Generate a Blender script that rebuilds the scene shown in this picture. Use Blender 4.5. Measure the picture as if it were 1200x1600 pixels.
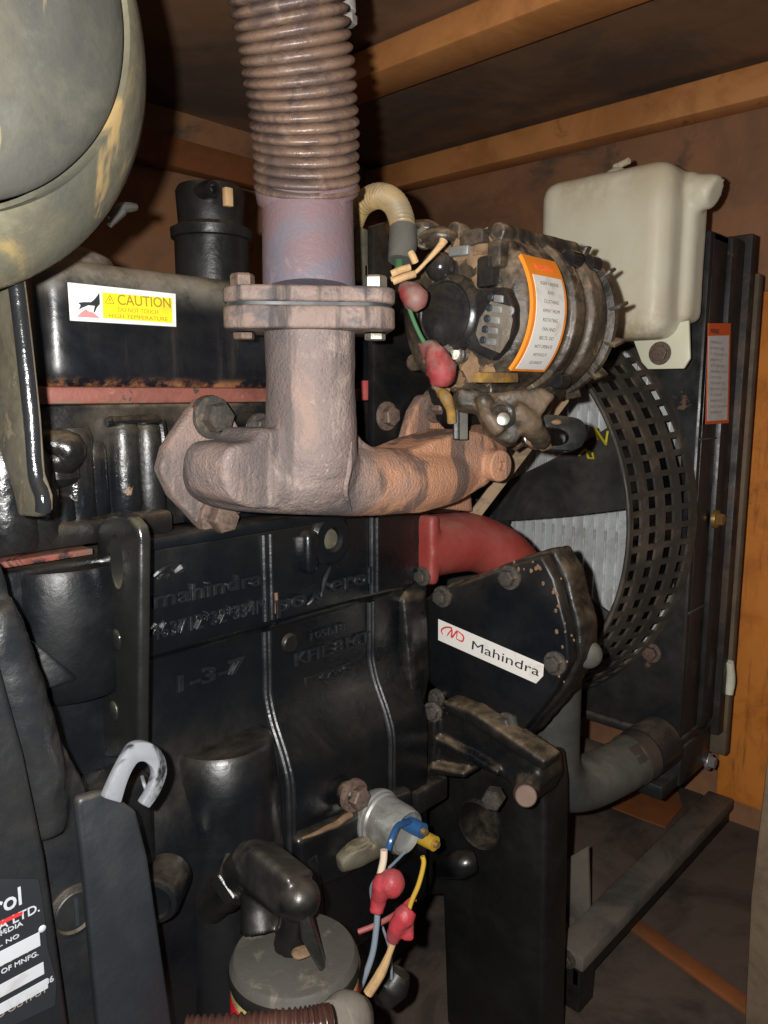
import bpy, bmesh, math, random
from mathutils import Vector, Matrix, noise
from mathutils.bvhtree import BVHTree
random.seed(7)
sc = bpy.context.scene
for o in list(bpy.data.objects): bpy.data.objects.remove(o)

# ------------------------------------------------------------------ camera
YAW = math.radians(43.2); PIT = math.radians(8.8)
CAM = Vector((0, 0, 1.0))
FWD = Vector((math.cos(PIT)*math.cos(YAW), math.cos(PIT)*math.sin(YAW), -math.sin(PIT)))
RGT = Vector((math.sin(YAW), -math.cos(YAW), 0))
UPV = Vector((math.sin(PIT)*math.cos(YAW), math.sin(PIT)*math.sin(YAW), math.cos(PIT)))
cd = bpy.data.cameras.new('camera'); cam = bpy.data.objects.new('camera', cd); sc.collection.objects.link(cam)
cd.sensor_fit = 'VERTICAL'; cd.sensor_height = 36; cd.lens = 27.0; cd.clip_start = 0.01; cd.clip_end = 100
M3 = Matrix((RGT, UPV, -FWD)).transposed()
cam.matrix_world = Matrix.Translation(CAM) @ M3.to_4x4()
sc.camera = cam
# ------------------------------------------------------------------ world: faint ambient fill, added besides the flash to lift the darks
w = bpy.data.worlds.new('World'); sc.world = w; w.use_nodes = True
bg = w.node_tree.nodes['Background']; bg.inputs[0].default_value = (0.85, 0.92, 1.0, 1); bg.inputs[1].default_value = 0.05
# ------------------------------------------------------------------ the phone's flash, just left of the lens
ld = bpy.data.lights.new('phone_flash', 'POINT'); ld.energy = 28.0; ld.shadow_soft_size = 0.0045; ld.color = (1.0, 0.98, 0.945)
lo = bpy.data.objects.new('phone_flash', ld); sc.collection.objects.link(lo)
lo.location = CAM - RGT*0.026 + UPV*0.012 + FWD*0.002
sc.view_settings.view_transform = 'Standard'; sc.view_settings.look = 'None'
sc.view_settings.gamma = 1.0; sc.view_settings.exposure = 0.0
try: sc.view_settings.use_curve_mapping = False
except Exception: pass

# ------------------------------------------------------------------ point helpers (photo measure -> place on a real plane)
def ray(x, y): return FWD + RGT*((x-600)/1200) + UPV*((800-y)/1200)
def PY(x, y, v): d = ray(x, y); return CAM + d*(v/d.y)
def PX(x, y, v): d = ray(x, y); return CAM + d*(v/d.x)
def PZ(x, y, v): d = ray(x, y); return CAM + d*((v-1.0)/d.z)
def PD(x, y, v): return CAM + ray(x, y)*v
V = Vector
X, Y, Z = V((1,0,0)), V((0,1,0)), V((0,0,1))

# ------------------------------------------------------------------ materials
def rgb(c): return (c[0], c[1], c[2], 1)
def mat(name, base, rough=0.5, metal=0.0, var=None, dust=None, chips=None, bump=None, spec=0.5, coat=0.0, streak=None, sss=0.0, rvar=0.15, xmix=None, zmix=None, smear=None):
    """var=(colour,scale,lo,hi) blotches; dust=(colour,amount,scale) settles on upward faces and in patches; chips=(colour,scale,threshold); bump=(scale,strength)"""
    m = bpy.data.materials.new(name); m.use_nodes = True
    nt = m.node_tree; N = nt.nodes; L = nt.links
    b = N['Principled BSDF']
    b.inputs['Metallic'].default_value = metal
    b.inputs['Specular IOR Level'].default_value = spec
    b.inputs['Coat Weight'].default_value = coat; b.inputs['Coat Roughness'].default_value = 0.12
    tc = N.new('ShaderNodeTexCoord').outputs['Object']
    def noise_(scale, detail=6, rough_=0.6, vec=None, dist=0.0):
        n = N.new('ShaderNodeTexNoise'); n.inputs['Scale'].default_value = scale; n.inputs['Detail'].default_value = detail
        n.inputs['Roughness'].default_value = rough_; n.inputs['Distortion'].default_value = dist
        L.new(vec or tc, n.inputs['Vector']); return n.outputs['Fac']
    def ramp(fac, lo, hi, a=0.0, c=1.0):
        r = N.new('ShaderNodeMapRange'); r.inputs[1].default_value = lo; r.inputs[2].default_value = hi; r.inputs[3].default_value = a; r.inputs[4].default_value = c
        r.interpolation_type = 'SMOOTHSTEP'; L.new(fac, r.inputs[0]); return r.outputs[0]
    def mixc(fac, c1, c2):
        x = N.new('ShaderNodeMix'); x.data_type = 'RGBA'; L.new(fac, x.inputs[0])
        for s, c in ((6, c1), (7, c2)):
            if isinstance(c, (tuple, list)): x.inputs[s].default_value = rgb(c)
            else: L.new(c, x.inputs[s])
        return x.outputs[2]
    def mixf(fac, a, c):
        x = N.new('ShaderNodeMix'); L.new(fac, x.inputs[0])
        for s, v in ((2, a), (3, c)):
            if isinstance(v, (int, float)): x.inputs[s].default_value = v
            else: L.new(v, x.inputs[s])
        return x.outputs[0]
    def math_(op, a, c):
        x = N.new('ShaderNodeMath'); x.operation = op; x.use_clamp = True
        for s, v in ((0, a), (1, c)):
            if isinstance(v, (int, float)): x.inputs[s].default_value = v
            else: L.new(v, x.inputs[s])
        return x.outputs[0]
    rn = N.new('ShaderNodeRGB'); rn.outputs[0].default_value = rgb(base); col = rn.outputs[0]
    rgh = ramp(noise_(23, 5), 0.3, 0.7, max(0.03, rough-rvar), min(1, rough+rvar))
    if var:
        vs = var if isinstance(var, list) else [var]
        for q, v in enumerate(vs):
            f = ramp(noise_(v[1], 8, 0.68, dist=0.6+0.3*q), v[2], v[3]); col = mixc(f, col, v[0])
    if xmix:   # (colour, x0, x1) true change of colour along the part
        sx = N.new('ShaderNodeSeparateXYZ'); L.new(tc, sx.inputs[0])
        a_ = math_('ADD', sx.outputs[0], math_('MULTIPLY', noise_(30, 5), 0.06))
        col = mixc(math_('MULTIPLY', ramp(a_, xmix[1]+.03, xmix[2]+.03), ramp(noise_(17, 6), .3, .55, .35, 1)), col, xmix[0])
    if zmix:   # list of (colour, z_full, z_none, noise scale): stain spreading from a seam
        for (zc, za, zn, zs) in zmix:
            sz = N.new('ShaderNodeSeparateXYZ'); L.new(tc, sz.inputs[0])
            f = math_('MULTIPLY', ramp(sz.outputs[2], zn, za) if zn < za else ramp(sz.outputs[2], za, zn, 1.0, 0.0), ramp(noise_(zs, 7, 0.7), 0.42, 0.62)); col = mixc(f, col, zc); rgh = mixf(f, rgh, 0.85)
    if smear:  # (colour, scale, threshold): wiped mud smears, long in one direction
        mp = N.new('ShaderNodeMapping'); mp.inputs['Rotation'].default_value = (0, 0.9, 0); mp.inputs['Scale'].default_value = (1, 1, 0.3); L.new(tc, mp.inputs[0])
        f = ramp(noise_(smear[1], 4, 0.5, mp.outputs[0], 1.2), smear[2], smear[2]+0.07); col = mixc(f, col, smear[0]); rgh = mixf(f, rgh, 0.8)
    if streak:  # vertical runs (colour, amount)
        mp = N.new('ShaderNodeMapping'); mp.inputs['Scale'].default_value = (1, 1, 0.12); L.new(tc, mp.inputs[0])
        f = math_('MULTIPLY', ramp(noise_(streak[2] if len(streak) > 2 else 60, 5, 0.6, mp.outputs[0]), *(streak[3:5] if len(streak) > 4 else (0.52, 0.72))), streak[1]); col = mixc(f, col, streak[0])
        rgh = mixf(f, rgh, 0.8)
    if chips:
        f = ramp(noise_(chips[1], 7, 0.65), chips[2], chips[2]+0.05); col = mixc(f, col, chips[0]); rgh = mixf(f, rgh, 0.85)
    if dust:
        g = N.new('ShaderNodeNewGeometry'); sp = N.new('ShaderNodeSeparateXYZ'); L.new(g.outputs['Normal'], sp.inputs[0])
        upm = ramp(sp.outputs[2], -0.05, 0.95, dust[3] if len(dust) > 3 else 0.12, 1.0)
        f1 = ramp(noise_(dust[2], 8, 0.7, dist=0.8), 0.34, 0.72)
        f2 = ramp(noise_(dust[2]*7, 4, 0.6), 0.25, 0.7, 0.45, 1.0)
        f = math_('MULTIPLY', math_('MULTIPLY', math_('MULTIPLY', upm, f1), f2), dust[1]*2.0)
        col = mixc(f, col, dust[0]); rgh = mixf(f, rgh, 0.92)
        if metal > 0: L.new(mixf(f, metal, 0.0), b.inputs['Metallic'])
    L.new(col, b.inputs['Base Color']); L.new(rgh, b.inputs['Roughness'])
    if sss: b.inputs['Subsurface Weight'].default_value = sss; b.inputs['Subsurface Radius'].default_value = (.02, .018, .012); b.inputs['Subsurface Scale'].default_value = 0.5
    if bump:
        bp = N.new('ShaderNodeBump'); bp.inputs['Strength'].default_value = bump[1]; bp.inputs['Distance'].default_value = 0.0015
        L.new(noise_(bump[0], 6, 0.6), bp.inputs['Height']); nrm_ = bp.outputs[0]
        if len(bump) > 2:   # coarser pitting under the fine grain
            b2 = N.new('ShaderNodeBump'); b2.inputs['Strength'].default_value = bump[3]; b2.inputs['Distance'].default_value = 0.003
            vo = N.new('ShaderNodeTexVoronoi'); vo.inputs['Scale'].default_value = bump[2]; L.new(tc, vo.inputs['Vector'])
            L.new(ramp(vo.outputs['Distance'], 0.0, 0.45), b2.inputs['Height']); L.new(nrm_, b2.inputs['Normal']); nrm_ = b2.outputs[0]
        L.new(nrm_, b.inputs['Normal'])
    return m
DUST = (0.20, 0.155, 0.10); CLAY = (0.33, 0.19, 0.085)
K = {}
K['paint']   = mat('black_engine_paint', (0.0032, 0.0044, 0.0060), 0.29, dust=(DUST, 0.16, 9, 0.008), chips=((0.16,0.075,0.035), 26, 0.74), bump=(140, 0.22), spec=0.75, rvar=0.10)
K['cover']   = mat('black_cover_paint', (0.0045, 0.0058, 0.0085), 0.30, zmix=[((0.30,0.125,0.05), 1.003, 1.013, 45), ((0.19,0.17,0.135), 1.090, 1.058, 9)], dust=(DUST, 0.42, 8, 0.05), chips=((0.30,0.12,0.045), 34, 0.725), streak=(DUST, 0.10, 55), bump=(120, 0.15), spec=0.5)
K['gloss']   = mat('glossy_black_edge', (0.012, 0.013, 0.014), 0.22, chips=((0.35,0.25,0.13), 45, 0.70), bump=(130, 0.5), spec=0.8)
K['gaskr']   = mat('worn_red_gasket', (0.20, 0.055, 0.038), 0.6, var=[((0.10,0.07,0.05), 30, 0.42, 0.58), ((0.012,0.012,0.012), 22, 0.52, 0.6)], bump=(160, 0.5))
K['satin']   = mat('satin_black_paint', (0.004, 0.005, 0.0065), 0.42, dust=(DUST, 0.2, 9, 0.03), chips=((0.16,0.075,0.035), 26, 0.74), bump=(140, 0.25), spec=0.32)
K['ribp']    = mat('worn_rib_paint', (0.008, 0.009, 0.011), 0.42, chips=((0.22,0.09,0.04), 40, 0.70), bump=(200, 0.4), spec=0.75)
K['headp']   = mat('dusty_head_paint', (0.006, 0.007, 0.0085), 0.27, dust=((0.20,0.155,0.10), 0.8, 11, 0.09), chips=((0.22,0.14,0.08), 20, 0.66), bump=(110, 0.5), spec=0.55)
K['gcover']  = mat('black_gear_cover_paint', (0.0045, 0.0058, 0.008), 0.28, dust=(DUST, 0.35, 8, 0.05), chips=((0.24,0.15,0.075), 50, 0.74), xmix=None, bump=(120, 0.15), spec=0.5)
K['pdirty']  = mat('grimy_black_casting', (0.005, 0.0058, 0.0068), 0.32, dust=((0.20,0.145,0.085), 0.55, 14, 0.05), chips=((0.24,0.13,0.055), 24, 0.69), bump=(90, 0.6), spec=0.45)
K['house']   = mat('rough_cast_housing', (0.009, 0.0115, 0.0145), 0.33, dust=((0.15,0.115,0.075), 0.6, 6, 0.09), chips=((0.34,0.22,0.06), 42, 0.73), bump=(75, 0.8), spec=0.5)
K['bar']     = mat('matt_black_bar', (0.0145, 0.0180, 0.0225), 0.50, dust=(DUST, 0.2, 10, 0.05), chips=((0.3,0.26,0.2), 120, 0.75), bump=(220, 0.3), spec=0.45)
K['edge']    = mat('glossy_black_plate', (0.010, 0.0105, 0.0105), 0.24, dust=((0.20,0.18,0.11), 0.4, 11, 0.03), chips=((0.4,0.19,0.1), 60, 0.74), bump=(120, 0.25), spec=0.6)
K['rustm']   = mat('heat_rusted_iron', (0.250, 0.176, 0.148), 0.62, var=[((0.175,0.136,0.126), 13, 0.4, 0.6), ((0.33,0.255,0.22), 20, 0.52, 0.70), ((0.22,0.10,0.05), 45, 0.64, 0.75), ((0.34,0.27,0.235), 140, 0.60, 0.70), ((0.09,0.07,0.065), 90, 0.64, 0.72)], streak=((0.075,0.064,0.063), 0.75, 30, 0.49, 0.60), bump=(420, 1.0, 260, 0.15), spec=0.4, xmix=((0.50,0.25,0.145), 0.405, 0.445))
K['rustf']   = mat('grey_rust_flange', (0.185, 0.132, 0.11), 0.6, var=[((0.08,0.066,0.066), 40, 0.46, 0.62), ((0.29,0.21,0.175), 30, 0.58, 0.72)], streak=((0.034,0.029,0.029), 0.85, 45, 0.49, 0.60), bump=(300, 0.7, 200, 0.12), spec=0.42, chips=((0.46,0.26,0.13), 15, 0.645))
K['pipe']    = mat('heat_tinted_pipe', (0.155, 0.100, 0.107), 0.58, var=[((0.125,0.113,0.135), 14, 0.42, 0.6), ((0.24,0.183,0.19), 24, 0.54, 0.7), ((0.175,0.08,0.06), 11, 0.56, 0.7)], chips=((0.04,0.036,0.04), 26, 0.70), bump=(320, 0.35), spec=0.4)
K['bellow']  = mat('rusted_bellows', (0.172, 0.110, 0.078), 0.42, metal=0.1, var=[((0.09,0.062,0.054), 30, 0.44, 0.6), ((0.21,0.148,0.118), 44, 0.54, 0.7)], bump=(300, 0.45), spec=0.55)
K['rustline']= mat('red_primer_flange', (0.185, 0.058, 0.041), 0.6, var=[((0.13,0.042,0.03), 26, 0.45, 0.62), ((0.28,0.125,0.085), 50, 0.58, 0.72)], chips=((0.04,0.03,0.025), 75, 0.60), zmix=[((0.13,0.095,0.06), 0.9925, 0.9965, 40)], bump=(200, 0.4))
K['dull']    = mat('dull_dusty_black', (0.005, 0.0053, 0.0057), 0.33, dust=((0.13,0.108,0.08), 0.2, 9, 0.03), bump=(110, 0.3), spec=0.45)
K['lid']     = mat('dusty_filter_lid', (0.052, 0.048, 0.040), 0.7, var=[((0.05,0.047,0.04), 22, 0.42, 0.64), ((0.13,0.115,0.085), 40, 0.52, 0.7)], chips=((0.30,0.22,0.11), 40, 0.73), bump=(120, 0.3))
K['redpaint']= mat('dull_red_paint', (0.24, 0.038, 0.030), 0.5, var=((0.25,0.03,0.025), 16, 0.4, 0.65), dust=((0.25,0.15,0.11), 0.4, 10), bump=(150, 0.25))
K['boltd']   = mat('dark_bolt', (0.10, 0.095, 0.088), 0.42, metal=0.6, var=((0.20,0.15,0.11), 2.2, 0.45, 0.65), bump=(4, 0.2))
K['boltr']   = mat('rusty_bolt', (0.16, 0.105, 0.08), 0.58, metal=0.2, var=((0.07,0.055,0.048), 2.0, 0.45, 0.65), bump=(5, 0.5))
K['boltz']   = mat('plated_bolt', (0.52, 0.50, 0.43), 0.34, metal=0.85, var=((0.25,0.2,0.14), 2.0, 0.5, 0.7))
K['zinc']    = mat('zinc_plated_steel', (0.42, 0.43, 0.42), 0.38, metal=0.7, var=((0.25,0.23,0.2), 30, 0.45, 0.7), dust=((0.22,0.19,0.14), 0.45, 22))
K['hook']    = mat('bare_steel_strip', (0.36, 0.38, 0.415), 0.34, metal=0.45, var=[((0.26,0.27,0.29), 40, 0.45, 0.7), ((0.03,0.03,0.032), 16, 0.52, 0.60)], bump=(180, 0.2))
K['olive']   = mat('dusty_air_cleaner', (0.052, 0.052, 0.045), 0.6, var=[((0.078,0.074,0.058), 12, 0.40, 0.62), ((0.034,0.040,0.041), 7, 0.46, 0.66), ((0.088,0.089,0.084), 18, 0.52, 0.7), ((0.22,0.175,0.09), 15, 0.6, 0.76)], smear=((0.30,0.215,0.10), 30, 0.585), bump=(60, 0.5), spec=0.28)
K['oliver']  = mat('dusty_air_cleaner_shell', (0.082, 0.078, 0.057), 0.62, var=[((0.14,0.128,0.085), 10, 0.42, 0.64), ((0.060,0.060,0.050), 9, 0.5, 0.68), ((0.23,0.17,0.075), 14, 0.56, 0.74)], smear=((0.27,0.19,0.085), 20, 0.58), bump=(60, 0.5), spec=0.25)
K['armdust'] = mat('dusty_support_plate', (0.10, 0.088, 0.060), 0.62, var=[((0.06,0.055,0.04), 24, 0.45, 0.65), ((0.25,0.2,0.12), 40, 0.55, 0.7)], bump=(120, 0.35))
K['altal']   = mat('mud_caked_alternator', (0.012, 0.0125, 0.0115), 0.36, dust=((0.22,0.15,0.088), 1.15, 20, 0.22), chips=((0.19,0.118,0.066), 26, 0.61), bump=(130, 0.5), spec=0.6)
K['lug']     = mat('muddy_lug', (0.035, 0.029, 0.022), 0.55, var=[((0.115,0.078,0.048), 26, 0.44, 0.6), ((0.014,0.014,0.013), 20, 0.5, 0.62)], bump=(150, 0.7), spec=0.4)
K['clay']    = mat('dried_mud', (0.22, 0.138, 0.078), 0.9, var=[((0.16,0.10,0.055), 36, 0.42, 0.62), ((0.09,0.075,0.05), 22, 0.55, 0.68)], bump=(140, 0.9), spec=0.2)
K['altblk']  = mat('black_regulator_plastic', (0.012, 0.012, 0.013), 0.2, dust=((0.2,0.15,0.09), 0.35, 30), spec=0.55, bump=(90, 0.15))
K['altplate']= mat('perforated_end_plate', (0.15, 0.125, 0.095), 0.55, var=((0.08,0.07,0.06), 40, 0.45, 0.65), bump=(160, 0.4))
K['plast']   = mat('yellowed_white_plastic', (0.66, 0.63, 0.50), 0.40, zmix=[((0.40,0.30,0.17), 1.062, 1.125, 10), ((0.50,0.43,0.30), 1.258, 1.20, 9)], var=[((0.64,0.58,0.44), 7, 0.42, 0.65), ((0.52,0.42,0.27), 13, 0.6, 0.78)], bump=(30, 0.1), sss=0.45, rvar=0.08)
K['plast2']  = mat('pale_plastic_tab', (0.72, 0.71, 0.54), 0.45, sss=0.2)
K['lwhite']  = mat('white_label', (0.72, 0.70, 0.66), 0.42, var=[((0.52,0.47,0.40), 34, 0.52, 0.72), ((0.34,0.28,0.21), 70, 0.66, 0.76)], chips=((0.2,0.16,0.12), 130, 0.71), spec=0.4)
K['lgrey']   = mat('grey_white_label', (0.74, 0.73, 0.70), 0.5, var=((0.6,0.57,0.52), 60, 0.45, 0.7))
K['lyellow'] = mat('yellow_label', (0.80, 0.64, 0.02), 0.5, var=[((0.66,0.50,0.03), 60, 0.5, 0.7), ((0.42,0.32,0.04), 45, 0.62, 0.75)])
K['lorange'] = mat('orange_label', (0.82, 0.24, 0.02), 0.5, var=((0.65,0.2,0.03), 60, 0.5, 0.7))
K['lred']    = mat('red_label', (0.80, 0.13, 0.03), 0.5)
K['lpink']   = mat('faded_red_print', (0.62, 0.22, 0.22), 0.5)
K['inkk']    = mat('black_print', (0.02, 0.025, 0.028), 0.5)
K['inkf']    = mat('faded_print', (0.22, 0.2, 0.17), 0.6)
K['inky']    = mat('olive_print', (0.30, 0.215, 0.015), 0.6)
K['inkr']    = mat('red_print', (0.6, 0.03, 0.03), 0.5)
K['plate']   = mat('black_name_plate', (0.018, 0.02, 0.024), 0.35, spec=0.5)
K['silver']  = mat('bright_plate_panel', (0.48, 0.50, 0.53), 0.42, metal=0.15, var=((0.4,0.4,0.42), 80, 0.5, 0.7))
K['hose']    = mat('dusty_rubber_hose', (0.055, 0.056, 0.053), 0.72, var=((0.10,0.095,0.08), 12, 0.4, 0.66), dust=((0.17,0.155,0.12), 0.7, 8), bump=(100, 0.35), spec=0.35)
K['rubber']  = mat('black_rubber', (0.007, 0.0072, 0.0075), 0.42, dust=(DUST, 0.3, 16, 0.03), bump=(120, 0.3))
K['belt']    = mat('dusty_belt', (0.27, 0.185, 0.105), 0.85, var=((0.16,0.11,0.07), 60, 0.45, 0.65))
K['rad']     = mat('black_radiator_paint', (0.010, 0.0125, 0.0155), 0.36, dust=((0.17,0.13,0.095), 0.55, 5, 0.14), chips=((0.14,0.07,0.035), 16, 0.67), bump=(50, 0.3), spec=0.5)
K['radr']    = mat('rusting_radiator_edge', (0.022, 0.0195, 0.018), 0.55, var=((0.075,0.045,0.03), 16, 0.45, 0.65), bump=(80, 0.5))
K['guard']   = mat('dusty_guard', (0.045, 0.04, 0.034), 0.6, var=((0.12,0.095,0.07), 14, 0.42, 0.66), bump=(120, 0.3))
K['fan']     = mat('black_fan_plastic', (0.022, 0.023, 0.025), 0.5, dust=((0.11,0.095,0.075), 0.6, 7), bump=(60, 0.2), spec=0.4)
K['fin']     = mat('aluminium_fin', (0.90, 0.93, 0.94), 0.5, metal=0.1, var=((0.42,0.41,0.38), 24, 0.4, 0.66))
K['core']    = mat('dusty_radiator_core', (0.60, 0.63, 0.64), 0.7, var=((0.42,0.41,0.39), 14, 0.42, 0.64), bump=(420, 0.9))
K['wall']    = mat('brown_lining_panel', (0.34, 0.16, 0.075), 0.75, var=[((0.22,0.11,0.06), 4, 0.4, 0.64), ((0.34,0.15,0.055), 6, 0.54, 0.72), ((0.09,0.07,0.055), 3, 0.54, 0.7)], bump=(40, 0.25))
K['ceil']    = mat('dark_lining_panel', (0.25, 0.135, 0.072), 0.75, var=[((0.12,0.085,0.06), 3.5, 0.4, 0.64), ((0.19,0.09,0.035), 5, 0.54, 0.72)], bump=(40, 0.25))
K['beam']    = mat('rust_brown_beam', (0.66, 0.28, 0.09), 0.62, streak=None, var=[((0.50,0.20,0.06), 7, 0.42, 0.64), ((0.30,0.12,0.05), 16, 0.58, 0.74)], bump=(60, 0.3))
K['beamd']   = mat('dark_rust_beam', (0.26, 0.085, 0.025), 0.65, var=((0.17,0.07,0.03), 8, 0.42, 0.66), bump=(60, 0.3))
K['floor']   = mat('grey_brown_floor', (0.11, 0.078, 0.060), 0.8, var=[((0.045,0.036,0.03), 6, 0.42, 0.64), ((0.13,0.055,0.025), 4, 0.6, 0.72)], bump=(60, 0.5))
K['rail']    = mat('dusty_base_rail', (0.14, 0.122, 0.098), 0.6, var=((0.07,0.065,0.058), 10, 0.42, 0.64), chips=((0.22,0.09,0.04), 12, 0.68), bump=(60, 0.4))
K['wred']    = mat('red_insulation', (0.36, 0.028, 0.032), 0.42, var=((0.30,0.075,0.07), 40, 0.42, 0.66), dust=((0.26,0.17,0.14), 0.7, 26, 0.2), spec=0.5)
K['wredd']   = mat('dusty_red_rubber', (0.25, 0.022, 0.026), 0.5, var=[((0.20,0.085,0.075), 34, 0.42, 0.62), ((0.10,0.05,0.045), 50, 0.58, 0.7)], dust=((0.22,0.155,0.125), 0.9, 26, 0.25), spec=0.4)
K['wredh']   = mat('soft_red_boot', (0.36, 0.035, 0.045), 0.45, var=[((0.27,0.05,0.055), 50, 0.42, 0.62), ((0.40,0.15,0.13), 30, 0.58, 0.75)], bump=(200, 0.4), spec=0.4)
K['wblue']   = mat('blue_insulation', (0.022, 0.085, 0.22), 0.4, var=((0.05,0.07,0.1), 40, 0.5, 0.7))
K['wyellow'] = mat('yellow_insulation', (0.48, 0.30, 0.03), 0.4, dust=((0.2,0.13,0.05), 0.4, 60))
K['wgrey']   = mat('grey_blue_insulation', (0.17, 0.22, 0.27), 0.45, dust=((0.2,0.16,0.11), 0.4, 60))
K['wwhite']  = mat('dirty_white_insulation', (0.58, 0.48, 0.36), 0.55)
K['wgreen']  = mat('green_insulation', (0.05, 0.14, 0.06), 0.5)
K['wood']    = mat('dry_stick', (0.48, 0.31, 0.15), 0.8, var=((0.34,0.21,0.1), 60, 0.45, 0.65))
K['amber']   = mat('amber_conduit', (0.33, 0.225, 0.09), 0.5, var=((0.22,0.165,0.095), 24, 0.42, 0.62), dust=((0.24,0.195,0.135), 0.8, 16, 0.25))
K['brownc']  = mat('brown_conduit', (0.045, 0.019, 0.014), 0.38, var=((0.022,0.012,0.010), 20, 0.42, 0.66))
K['canred']  = mat('red_filter_can', (0.50, 0.012, 0.022), 0.35)
K['gasket']  = mat('yellow_seal_ring', (0.46, 0.38, 0.14), 0.55, var=((0.25,0.2,0.08), 40, 0.45, 0.65))
K['ochre']   = mat('ochre_paint', (0.30, 0.165, 0.03), 0.7, var=[((0.16,0.10,0.045), 40, 0.42, 0.62), ((0.05,0.045,0.035), 26, 0.56, 0.66)], bump=(140, 0.6))
K['marky']   = mat('yellow_paint_mark', (0.62, 0.50, 0.02), 0.6)
K['brass']   = mat('dull_brass', (0.42, 0.27, 0.10), 0.4, metal=0.7)
K['postor']  = mat('orange_rust_post', (0.78, 0.27, 0.045), 0.6, streak=((0.25,0.08,0.02), 0.8, 70), var=[((0.60,0.19,0.03), 10, 0.45, 0.66), ((0.22,0.10,0.045), 7, 0.58, 0.72)], bump=(60, 0.3))
K['post']    = mat('dusty_door_post', (0.17, 0.12, 0.075), 0.75, var=((0.09,0.065,0.045), 9, 0.42, 0.64), bump=(50, 0.4))

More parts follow.
